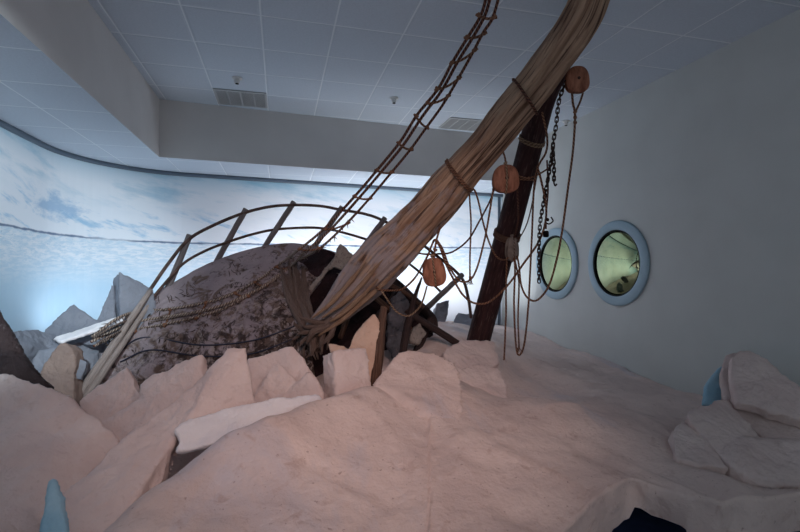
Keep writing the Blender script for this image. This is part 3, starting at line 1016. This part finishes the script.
top = [(150, 290, 4.82), (168, 264, 5.02), (188, 240, 5.18), (212, 226, 5.32), (241, 214, 5.48), (268, 207, 5.6), (293, 205, 5.7), (320, 206, 5.76), (342, 210, 5.78), (365, 214, 5.79), (384, 221, 5.79), (412, 237, 5.77), (437, 256, 5.74), (461, 277, 5.68), (468, 297, 5.6), (471, 318, 5.5)]
mid = [(151, 300, 4.84), (167, 281, 4.98), (184, 263, 5.1), (205, 251, 5.24), (228, 242, 5.38), (250, 235, 5.5), (272, 230, 5.6), (296, 228, 5.67), (319, 228, 5.7), (341, 232, 5.71), (376, 243, 5.7), (400, 257, 5.66), (423, 275, 5.58), (441, 292, 5.45)]
rchild('top_bar', tube(crom([P(*p) for p in top], 6), .019, 8), M['rail'])
rchild('lower_bar', tube(crom([P(*p) for p in mid], 6), .016, 8), M['rail'])

# ------------------------------------------------------------------ the big wooden spar
SPC = [(602, -25, 3.245, 34), (592, -8, 3.28, 35), (582, 16, 3.36, 37), (566, 42, 3.46, 38), (537, 82, 3.6, 38), (511, 114, 3.72, 36), (488, 143, 3.84, 35), (464, 170, 3.94, 36), (444, 193, 4.03, 40), (424, 215, 4.12, 42), (405, 236, 4.2, 42), (388, 253, 4.26, 45), (371, 273, 4.32, 45), (355, 290, 4.36, 41), (339, 307, 4.38, 33), (323, 321, 4.34, 23), (310, 332, 4.27, 15)]
spar = thing('bowsprit', P(313, 335, 4.3), 'huge weathered wooden spar rising from the wreck to the ceiling across the room', 'spar')
cpts = [P(u, v, d) for u, v, d, w in SPC]
path = crom(cpts, 12)
rr = interp([w / 2 / F * d for u, v, d, w in SPC], len(path))
CR = [(random.uniform(-.3, .3) + k * 2 * math.pi / 13, random.uniform(.14, .32), random.uniform(.06, .13), random.uniform(0, 40)) for k in range(13)]
def spar_r(t, a, l):
    c = Vector((math.cos(a), math.sin(a), 0))
    r = 1.02 + .14 * noise.noise(c * 1.2 + Vector((0, 0, l * 2.1))) + .03 * noise.noise(c * 5 + Vector((0, 0, l * 8)))
    for a_, dp, wd, sd in CR:
        ca = a_ + l * .22 + .55 * noise.noise(Vector((sd, l * .9, 0)))
        da = (a - ca + math.pi) % (2 * math.pi) - math.pi
        k = .5 + .9 * noise.noise(Vector((sd, 7, l * 1.5)))
        r -= max(0, k) * dp * (1 + .25 * max(0, l - 1.2)) * math.exp(-(da / wd) ** 2)
    return r
obj('shaft', tube(path, rr, 132, rfun=spar_r), M['spar'], spar)
SPP, SPR = path, rr
# splintered foot
bm = bmesh.new()
SPL = [((330, 318), (300, 318), .03), ((322, 324), (297, 334), .03), ((316, 328), (311, 356), .035), ((326, 322), (322, 354), .028), ((338, 312), (306, 344), .04), ((345, 306), (318, 348), .03), ((333, 318), (303, 326), .026), ((316, 328), (300, 346), .022), ((312, 332), (294, 322), .018), ((310, 334), (306, 358), .016), ((320, 328), (316, 360), .016), ((330, 320), (327, 350), .015), ((308, 332), (292, 340), .015)]
for (e0, e1, r0) in SPL:
    a = P(*e0, 4.34)
    b = P(*e1, 4.12)
    m1 = a.lerp(b, .35) + Vector((random.uniform(-.03, .03), -.05, random.uniform(-.05, .01)))
    m2 = a.lerp(b, .7) + Vector((random.uniform(-.04, .04), -.03, random.uniform(-.03, .03)))
    pp = crom([a, m1, m2, b], 8)
    tube(pp, interp([r0, r0 * 1.1, r0 * .9, r0 * .7, r0 * .2], len(pp)), 11, bm, rfun=lambda t, an, l: 1 + .45 * noise.noise(Vector((math.cos(an) * 1.5, math.sin(an) * 1.5 + l * 14, r0 * 90))))
obj('splinters', bm, M['stem'], spar)
# long split strips along the under side of the lower spar
for pts in ([(405, 262, 4.06), (385, 282, 4.12), (364, 301, 4.16), (342, 320, 4.18), (318, 336, 4.15)], [(378, 279, 4.1), (360, 298, 4.14), (344, 312, 4.16), (330, 322, 4.15)], [(366, 262, 4.12), (348, 284, 4.16), (330, 304, 4.17), (312, 318, 4.14)], [(384, 258, 4.06), (362, 284, 4.12), (344, 302, 4.15), (322, 318, 4.14)]):
    pp = crom([P(*p) for p in pts], 8)
    obj('split_strip', tube(pp, interp([.006, .02, .024, .02, .008], len(pp)), 9, rfun=lambda t, an, l: 1 + .35 * noise.noise(Vector((an, l * 8, pts[0][0])))), M['strip'], spar)

def spar_at(v):
    """point, direction and radius of the spar where its axis is seen at height v"""
    best = None
    for i in range(1, len(SPP) - 1):
        d = depth_of(SPP[i])
        vv = 266 - (SPP[i].z - CZ) / d * F
        if best is None or abs(vv - v) < best[0]:
            best = (abs(vv - v), i)
    i = best[1]
    return SPP[i], (SPP[i + 1] - SPP[i - 1]).normalized(), SPR[i]
def lashing(v, turns, r, mat, tilt, name='lashing', wide=.018):
    c, ax, R0 = spar_at(v)
    bm = bmesh.new()
    x = ax.cross(Vector((0, 0, 1))).normalized()
    y = ax.cross(x)
    pts = []
    n = 30
    for i in range(n * turns + 1):
        a = 2 * math.pi * i / n
        pts.append(c + (x * math.cos(a) + y * math.sin(a)) * (R0 * 1.06 + r * .4) + ax * (wide * i / n + tilt * math.sin(a + .6)))
    tube(pts, r, 8, bm)
    return obj(name, bm, mat, spar)
lashing(97, 1, .011, M['rope_dark'], .045)
lashing(174, 2, .008, M['rope'], .03)

# ------------------------------------------------------------------ dark mast that props the spar
mp = [P(560, 62, 3.86), P(543, 100, 4.02), P(533, 136, 4.18), P(507, 235, 4.56), P(479, 338, 4.95), P(474, 356, 5.0)]
mast = thing('mast', mp[-1], 'dark tarred mast leaning up from the snow under the big spar', 'mast')
obj('shaft', tube(crom(mp, 8), interp([.10, .105, .108, .115, .125, .127], len(crom(mp, 8))), 28, rfun=lambda t, a, l: 1 + .03 * noise.noise(Vector((math.cos(a) * 2, math.sin(a) * 2, l * 1.5)))), M['mast'], mast)
def mast_at(v):
    for a, b in zip(mp, mp[1:]):
        va = 266 - (a.z - CZ) / depth_of(a) * F
        vb = 266 - (b.z - CZ) / depth_of(b) * F
        if va <= v <= vb:
            return a.lerp(b, (v - va) / (vb - va)), (b - a).normalized()
def mast_ring(v, r, R0, tilt, mat, name, turns=2):
    c, ax = mast_at(v)
    x = ax.cross(Vector((0, 0, 1))).normalized()
    y = ax.cross(x)
    pts = []
    for i in range(28 * turns + 1):
        a = 2 * math.pi * i / 28
        pts.append(c + (x * math.cos(a) + y * math.sin(a)) * R0 + ax * (.022 * i / 28 + tilt * math.sin(a)))
    return obj(name, tube(pts, r, 8), mat, mast)
mast_ring(138, .009, .115, .03, M['rope_pale'], 'lashing')
mast_ring(232, .012, .124, .015, M['timber'], 'lashing', 3)
mast_ring(176, .008, .116, -.02, M['rope'], 'lashing', 1)

# ------------------------------------------------------------------ broken timbers in the snow
def timber(name, label, pts, w, mat, squash=.7, seg=10):
    path = crom([P(*p) for p in pts], 10)
    r = interp([x / 2 / F * p[2] for x, p in zip(w, pts)], len(path))
    s = random.random() * 30
    bm = tube(path, r, seg, squash=squash, rfun=lambda t, a, l: 1 + .22 * noise.noise(Vector((math.cos(a) * 1.6 + s, math.sin(a) * 1.6, l * 3))) + .12 * noise.noise(Vector((a * 3, l * 9, s))))
    # splintered upper end
    for k in range(seg):
        v = bm.verts[k] if bm.verts.ensure_lookup_table() is None else None
        v.co += (path[0] - path[1]).normalized() * random.uniform(0, .05)
    return tag(obj(name, bm, M[mat]), label, 'timber')
timber('timber_stump', 'thick brown rotten stump standing beside the pointed tan slab', [(384, 309, 3.86), (381, 330, 3.82), (378, 355, 3.74), (375, 388, 3.62)], [10, 13, 15, 16], 'timber')
timber('broken_stake', 'dark jagged stake with a sharp tip beside the torn canvas', [(421, 280, 4.6), (416, 294, 4.58), (411, 312, 4.52), (405, 340, 4.4), (401, 368, 4.28)], [3, 6, 9, 11, 11], 'darktimber')
timber('broken_timber', 'long dark beam sloping down into the snow toward the mast', [(408, 312, 4.58), (425, 323, 4.62), (444, 335, 4.66), (466, 349, 4.7)], [10, 10, 10, 10], 'darktimber')

# ------------------------------------------------------------------ rope ladder (shroud) from the ceiling down over the hull
SA = [(488, -9, 3.45), (481, 15, 3.55), (468, 37, 3.66), (452, 63, 3.78), (438, 89, 3.9), (417, 115, 4.04), (400, 142, 4.18), (378, 169, 4.34), (355, 196, 4.48), (325, 228, 4.62), (301, 248, 4.72), (280, 264, None), (258, 280, None), (235, 293, None), (208, 302, None), (169, 309, None), (140, 311, None), (118, 318, None), (92, 337, 4.33)]
SB = [(492, -9, 3.45), (485, 15, 3.55), (473, 37, 3.66), (457, 63, 3.78), (442, 90, 3.9), (422, 117, 4.04), (404, 144, 4.18), (382, 171, 4.34), (359, 198, 4.48), (329, 231, 4.62), (306, 251, 4.70), (290, 267, None), (268, 284, None), (248, 294, None), (223, 305, None), (190, 313, None), (140, 321, None), (115, 330, None), (91, 342, 4.3)]
SD = [(501, -12, 3.40), (493, 17, 3.5), (483, 33, 3.6), (472, 54, 3.72), (458, 79, 3.84), (442, 106, 3.98), (426, 128, 4.1), (410, 150, 4.22), (391, 173, 4.34), (370, 198, 4.46), (347, 223, 4.58), (320, 248, 4.68), (292, 264, None), (266, 284, None), (229, 306, None), (196, 317, None), (160, 325, None), (125, 332, None), (94, 346, 4.28)]
lad = thing('rope_ladder', P(92, 340, 4.3), 'long brown rope ladder slanting from the ceiling down over the grey hull', 'rope ladder')
def run(pts, lift):
    out = []
    for u, v, d in pts:
        h = on_hull(u, v, lift)
        if d is None:
            out.append(h if h else P(u, v, 4.5))
        else:
            q = P(u, v, d)
            if h and depth_of(h) < d:
                q = h
            out.append(q)
    return crom(out, 6)
for pts, lf, r in ((SA, .03, .0135), (SB, .045, .0135), (SD, .03, .012)):
    pa = run(pts, lf)
    me_ = tube(pa, r, 8)
    obj('side_rope', me_, M['rope_ladder'], lad)
for pts in ([(270, 273), (246, 287), (215, 299), (180, 307), (140, 316), (112, 327), (93, 339)], [(262, 288), (236, 301), (205, 311), (165, 319), (135, 326), (110, 336), (96, 345)]):
    pa = crom([on_hull(u, v, .035) or P(u, v, 4.34) for u, v in pts], 6)
    obj('side_rope', tube(pa, .010, 7), M['rope_grey'], lad)
def rung(a, b):
    A_, B_ = a, b
    bm = bmesh.new()
    m = A_.lerp(B_, .5) + Vector((0, 0, -.02))
    ext = (B_ - A_).normalized() * .025
    tube(crom([A_ - ext, m, B_ + ext], 5), .010, 6, bm)
    for c in (A_, B_):
        knot(bm, c, .02)
    return obj('rung', bm, M['rope'], lad)
RU = [((479, 15, 3.54), (494, 17, 3.5)), ((467, 37, 3.65), (484, 33, 3.6)), ((452, 63, 3.77), (475, 50, 3.7)), ((437, 89, 3.89), (459, 78, 3.83)), ((428, 103, 3.96), (448, 96, 3.92)), ((416, 116, 4.03), (427, 127, 4.09)), ((399, 143, 4.17), (411, 149, 4.2)), ((377, 170, 4.32), (392, 172, 4.33)), ((355, 196, 4.46), (370, 198, 4.45)), ((325, 229, 4.6), (348, 223, 4.57)), ((300, 249, 4.68), (319, 248, 4.67))]
for a, b in RU:
    rung(P(*a), P(*b))
for a, b in (((276, 267), (290, 267)), ((255, 282), (266, 285)), ((235, 293), (248, 296)), ((206, 303), (196, 318)), ((170, 310), (165, 325)), ((140, 312), (135, 331))):
    pa, pb = on_hull(*a, .04), on_hull(*b, .04)
    if pa and pb:
        rung(pa, pb)

# frayed tufts on the strands that lie over the hull
bm = bmesh.new()
for pts in (SA, SB, SD):
    pa = [p for p in run(pts, .04)]
    n0 = int(len(pa) * .55)
    for k in range(90):
        p = pa[random.randint(n0, len(pa) - 2)].lerp(pa[-1], 0)
        d = Vector((random.uniform(-1, 1), random.uniform(-.6, 0), random.uniform(-1.4, .3))).normalized() * random.uniform(.02, .07)
        tube([p, p + d * .5 + Vector((0, -.006, 0)), p + d], [.006, .005, .002], 5, bm)
o = obj('frayed_tufts', bm, M['rope_grey'], lad)
o['kind'] = 'stuff'

# ------------------------------------------------------------------ pulleys
def pulley(c, w, h, label, mat='pulley', tilt=0.0, yaw=0.0, strap=True, look='rope_pale'):
    """ship's block: two shaped cheeks with a slot between, sheave, pin and rope strop; c centre, w/h half sizes in metres"""
    root = thing('pulley_block', c, label, 'pulley')
    Rm = Matrix.Translation(c) @ Matrix.Rotation(-TH + yaw, 4, 'Z') @ Matrix.Rotation(tilt, 4, 'Y')
    dep = w * .72
    for s in (-1, 1):
        bm = bmesh.new()
        bmesh.ops.create_uvsphere(bm, u_segments=36, v_segments=20, radius=1)
        for v in bm.verts:
            x, y, z = v.co
            taper = 1 - .12 * z
            # squarish egg outline, rounded outside and flat towards the slot
            m = max(1e-6, (abs(x) ** 2.6 + abs(z) ** 2.6) ** (1 / 2.6))
            r2 = math.hypot(x, z)
            if r2 > 1e-6:
                x, z = x / m * r2, z / m * r2
            yy = (y * .42 if y * s > 0 else y * .05) + s * .30
            groove = .12 * math.exp(-(x / .22) ** 2) if y * s > 0 else 0
            v.co = Vector((x * w * taper, (yy - s * groove) * dep, z * h))
        bm.transform(Rm)
        obj('cheek', bm, M[mat], root)
    bm = bmesh.new()
    bmesh.ops.create_cone(bm, cap_ends=True, segments=32, radius1=w * .78, radius2=w * .78, depth=dep * .4, matrix=Matrix.Rotation(math.pi / 2, 4, 'X'))
    bm.transform(Rm)
    obj('sheave', bm, M['timber'], root)
    bm = bmesh.new()
    bmesh.ops.create_cone(bm, cap_ends=True, segments=16, radius1=w * .13, radius2=w * .13, depth=dep * 1.38, matrix=Matrix.Rotation(math.pi / 2, 4, 'X'))
    bm.transform(Rm)
    obj('pin', bm, M['iron'], root)
    if strap:
        pts = []
        for i in range(33):
            a = 2 * math.pi * i / 32
            pts.append(Rm @ Vector((0, math.sin(a) * dep * .66, math.cos(a) * (h + .006))))
        bm = tube(pts, .008, 8)
        knot(bm, Rm @ Vector((0, 0, h + .015)), .016)
        obj('strop', bm, M[look], root)
    return root
def px(n, d):
    return n / F * d
pulley(P(577, 80, 3.60), px(11.5, 3.60), px(13, 3.62), 'orange-brown pulley block fixed high under the spar, nearest the ceiling', strap=False)
pulley(P(505.5, 179, 3.86), px(13, 3.86), px(14, 3.86), 'orange-brown pulley block hanging under the spar in front of the dark mast')
pulley(P(434, 272, 4.05), px(11.5, 4.05), px(14.5, 4.05), 'lowest orange-brown pulley block, hanging in front of the mural', tilt=-.12)
pulley(P(512, 249, 4.40), px(7.5, 4.40), px(12, 4.40), 'small weathered grey pulley block tied to the dark mast', mat='pulley_grey', yaw=.5, look='rope_grey')

# ------------------------------------------------------------------ loose ropes
def rope(label, pts, r=.011, mat='rope', name='hanging_rope', knots=(), frayed=False, group=None):
    r *= .8
    path = crom([P(*p) for p in pts], 8)
    bm = tube(path, r, 8)
    for k in knots:
        knot(bm, P(*k), r * 1.9)
    if frayed:
        for k in range(7):
            e = path[-1]
            tube([e + Vector((0, 0, .01)), e + Vector((random.uniform(-.015, .015), random.uniform(-.015, .015), -.03)), e + Vector((random.uniform(-.035, .035), random.uniform(-.03, .03), -.06))], [.005, .004, .002], 4, bm)
    return tag(obj(name, bm, M[mat]), label, 'rope', group)
rope('long rope hung from the top pulley by a forked knot, sagging past the round window', [(572, 93, 3.62), (573, 104, 3.62), (575, 116, 3.62), (573, 150, 3.66), (568, 188, 3.72), (562, 232, 3.8), (557, 258, 3.86), (550, 283, 3.93), (542, 296, 4.0), (534, 301, 4.06), (526, 296, 4.12), (521, 284, 4.18), (519, 266, 4.28), (517, 256, 4.38)], knots=((575, 112, 3.62), (575, 117, 3.62), (575, 122, 3.62)))
rope('short fork strand joining the top pulley to its knot', [(583, 93, 3.62), (580, 102, 3.62), (575, 113, 3.62)], .010)
rope('long narrow rope loop hanging nearly to the snow beside the mast', [(542, 112, 3.78), (547, 136, 3.84), (546, 152, 3.88), (538, 167, 3.92), (534, 188, 3.97), (532, 233, 4.06), (530, 275, 4.14), (528, 310, 4.2), (524, 345, 4.26), (519, 355, 4.28), (516, 345, 4.27), (514, 305, 4.25), (515, 270, 4.3), (514, 258, 4.38)])
rope('rope hanging inside the narrow loop with a frayed end', [(514, 256, 4.39), (518, 275, 4.33), (519, 287, 4.29), (518, 318, 4.3), (519, 346, 4.3)], .010, frayed=True)
rope('straight rope end dangling in front of the lower mast to the snow', [(507, 252, 4.44), (506, 290, 4.40), (506, 312, 4.33), (505, 340, 4.34), (504, 360, 4.35)], .011)
rope('sagging rope running from the lowest pulley across the mast to the chain', [(435, 240, 4.05), (440, 247, 4.05), (446, 264, 4.08), (455, 282, 4.12), (463, 295, 4.16), (474, 303, 4.2), (489, 302, 4.24), (507, 286, 4.22), (524, 263, 4.14), (538, 243, 4.04), (545, 224, 3.96), (546, 205, 3.92), (541, 180, 3.9), (537, 166, 3.9)], .012)
rope('rope dropping beside the lowest pulley to the torn canvas', [(434, 240, 4.1), (431, 247, 4.1), (427, 257, 4.12), (417, 275, 4.2), (408, 285, 4.24), (399, 290, 4.26), (381, 290, 4.1), (376, 287, 4.1)], .012)
rope('slack rope loop below the lowest pulley reaching the brown stump', [(427, 286, 4.02), (423, 300, 4.05), (418, 309, 4.06), (408, 316, 4.06), (397, 312, 4.06), (389, 302, 4.08), (381, 290, 4.12)], .010, 'rope_pale')
rope('short strop with knots tying the lowest pulley to the spar', [(440, 228, 4.08), (437, 238, 4.06), (435, 248, 4.05), (434, 258, 4.05)], .012, knots=((436, 240, 4.05), (435, 250, 4.05)))
rope('short strop tying the middle pulley up to the spar', [(502, 149, 3.86), (505, 158, 3.86), (506, 168, 3.86)], .010)
rope('straight rope dropping from the spar lashing with a frayed end before the mural', [(469, 186, 4.0), (470, 205, 4.02), (471, 225, 4.04), (470, 255, 4.06), (470, 278, 4.08)], .010, frayed=True, knots=((470, 277, 4.08),))
rope('curving rope from the spar lashing to the small grey pulley', [(470, 187, 3.98), (475, 191, 4.0), (479, 204, 4.04), (483, 222, 4.1), (489, 242, 4.18), (496, 256, 4.24), (504, 260, 4.33), (510, 256, 4.37)], .010)
rope('rope drooping from the middle pulley past the frayed end to the lowest pulley', [(494, 184, 3.9), (492, 197, 3.92), (488, 222, 3.97), (484, 242, 4.0), (477, 268, 4.06), (470, 280, 4.1), (460, 281, 4.1), (450, 268, 4.08), (443, 250, 4.06), (437, 240, 4.06)], .011)
rope('rope swagging from the middle pulley leftwards to the spar behind the lowest pulley', [(495, 187, 3.92), (490, 201, 3.95), (480, 220, 4.0), (468, 240, 4.06), (452, 252, 4.12), (437, 254, 4.14), (424, 254, 4.16), (411, 251, 4.16)], .010, 'rope_dark')
rope('knotted rope stretched across the dark mast at the middle pulley', [(511, 175, 3.88), (518, 176, 3.9), (529, 178, 3.93), (541, 173, 3.93), (551, 165, 3.9), (553, 152, 3.86)], .009, 'rope', knots=((529, 178, 3.93),))
rope('thin rope slanting down behind the narrow loop', [(538, 168, 3.99), (532, 204, 4.1), (526, 226, 4.24), (517, 242, 4.38)], .007, 'rope_dark')
rope('rope falling straight from the middle pulley over the mast into the small grey pulley', [(517, 184, 3.9), (518, 205, 3.98), (518, 222, 4.16), (514, 238, 4.38)], .009, 'rope_dark')

# ------------------------------------------------------------------ chains
def link_mesh(L, W_, r):
    bm = bmesh.new()
    pts = []
    n = 20
    for i in range(n):
        a = 2 * math.pi * i / n
        pts.append(Vector((math.cos(a) * W_, 0, math.sin(a) * W_ + (L if math.sin(a) >= 0 else -L))))
    rings = []
    for i in range(n):
        t = (pts[(i + 1) % n] - pts[i - 1]).normalized()
        nx = Vector((0, 1, 0))
        ny = t.cross(nx)
        rings.append([bm.verts.new(pts[i] + nx * math.cos(b) * r + ny * math.sin(b) * r) for b in [2 * math.pi * k / 6 for k in range(6)]])
    for i in range(n):
        for k in range(6):
            bm.faces.new((rings[i][k], rings[i][(k + 1) % 6], rings[(i + 1) % n][(k + 1) % 6], rings[(i + 1) % n][k]))
    bmesh.ops.recalc_face_normals(bm, faces=bm.faces)
    me = bpy.data.meshes.new('chain_link')
    bm.to_mesh(me)
    bm.free()
    me.materials.append(M['iron'])
    me.polygons.foreach_set('use_smooth', [True] * len(me.polygons))
    return me
LM = link_mesh(.0125, .0125, .0052)
def chain(label, pts, pitch=.034):
    path = crom([P(*p) for p in pts], 30)
    root = thing('iron_chain', path[0], label, 'chain')
    acc, prev, k = 0, path[0], 0
    nxt = 0
    pos = []
    for a, b in zip(path, path[1:]):
        seg = (b - a).length
        while nxt <= acc + seg:
            pos.append((a.lerp(b, (nxt - acc) / seg), (b - a).normalized()))
            nxt += pitch
        acc += seg
    for k, (c, d) in enumerate(pos):
        q = d.to_track_quat('Z', 'Y')
        o = bpy.data.objects.new('link', LM)
        m = Matrix.Translation(c) @ q.to_matrix().to_4x4() @ Matrix.Rotation(math.pi / 2 * (k % 2) + .4, 4, 'Z')
        link(o, root)
        o.matrix_basis = m
    return root, pos[-1][0]
root, end = chain('rusty chain hanging from the spar beside the top pulley, ending in a hook', [(565, 84, 3.62), (559, 101, 3.68), (556, 126, 3.75), (553, 146, 3.8), (554, 166, 3.85), (554, 181, 3.88)])
bm = tube(crom([end + Vector((0, 0, .0)), end + Vector((0, 0, -.04)), end + Vector((.012, 0, -.06)), end + Vector((.026, 0, -.045))], 6), .007, 7)
obj('hook', bm, M['iron'], root)
chain('longer rusty chain trailing beside the mast down to the round window', [(553, 147, 3.83), (550, 167, 3.86), (546, 190, 3.9), (542, 211, 3.95), (540, 225, 3.98), (539, 245, 4.02), (539, 264, 4.06), (539, 283, 4.1)])
w = thing('hanging_weight', P(546, 233, 3.95), 'little black iron weight on a cord beside the two chains', 'weight')
bm = bmesh.new()
bmesh.ops.create_cone(bm, cap_ends=True, segments=16, radius1=.026, radius2=.022, depth=.055, matrix=Matrix.Translation(P(546, 234, 3.95)))
bmesh.ops.bevel(bm, geom=[e_ for e_ in bm.edges], offset=.006, segments=2, affect='EDGES')
obj('body', bm, M['black'], w)
obj('cord', tube(crom([P(547, 160, 3.86), P(548, 190, 3.9), P(546, 215, 3.93), P(546, 229, 3.95)], 8), .007, 6), M['rope_dark'], w)
bm = tube(crom([P(545, 222, 3.94), P(549, 224, 3.94), P(553, 221, 3.94), P(551, 217, 3.94)], 6), .006, 6)
knot(bm, P(547, 220, 3.94), .018)
obj('hook', bm, M['iron'], w)

# ------------------------------------------------------------------ light
def spot(name, loc, to, power, color, size=60, blend=.6, radius=.08):
    d = bpy.data.lights.new(name, 'SPOT')
    d.energy = power
    d.color = color
    d.spot_size = math.radians(size)
    d.spot_blend = blend
    d.shadow_soft_size = radius
    o = bpy.data.objects.new(name, d)
    o.location = loc
    o.rotation_euler = (Vector(to) - Vector(loc)).to_track_quat('-Z', 'Y').to_euler()
    COL.objects.link(o)
    return o
# cool strip lamps on the floor behind the wreck wash the mural and the soffit from below
def strip(name, loc, to, power, color, length, spread=150):
    d = bpy.data.lights.new(name, 'AREA')
    d.shape = 'RECTANGLE'
    d.size = length
    d.size_y = .12
    d.energy = power
    d.color = color
    d.spread = math.radians(spread)
    o = bpy.data.objects.new(name, d)
    o.location = loc
    o.rotation_euler = (Vector(to) - Vector(loc)).to_track_quat('-Z', 'Y').to_euler()
    COL.objects.link(o)
    return o
strip('mural_strip_lamp', (-1.9, 5.95, .92), (-2.45, 6.6, 2.6), 5, (.76, .90, 1.0), .8, 150)
strip('mural_strip_lamp', (-.85, 6.0, 1.0), (-1.6, 7.2, 2.3), 30, (.78, .91, 1.0), 1.1)
strip('mural_strip_lamp', (.45, 6.35, .98), (.3, 7.45, 2.5), 21, (.88, .94, 1.0), 1.3)
strip('mural_strip_lamp', (1.75, 6.5, .98), (1.7, 7.6, 2.5), 17, (.9, .95, 1.0), 1.3)
strip('mural_strip_lamp', (3.1, 6.75, .95), (3.05, 7.8, 2.5), 16, (.88, .94, 1.0), 1.2)
# track lamps in the ceiling recess, over and behind the visitor: pale blue on the near end of the mural, warm pink on the snow
spot('mural_lamp', (-1.0, .8, 3.0), (-2.5, 5.0, 1.7), 820, (.76, .92, 1.0), 44, .8)
spot('snow_lamp', (.2, -.5, 3.5), (.45, 3.9, .85), 205, (1.0, .71, .63), 60, 1.0)
spot('snow_lamp', (1.6, -.6, 3.5), (.5, 3.8, .9), 132, (1.0, .71, .63), 56, 1.0)

w = bpy.data.worlds.new('world')
SC.world = w
w.use_nodes = True
bg = w.node_tree.nodes['Background']
bg.inputs[0].default_value = (.70, .80, .87, 1)
bg.inputs[1].default_value = .52

SC.view_settings.view_transform = 'Standard'
SC.view_settings.look = 'None'
SC.view_settings.gamma = 1
SC.view_settings.use_curve_mapping = False
SC.view_settings.exposure = 0
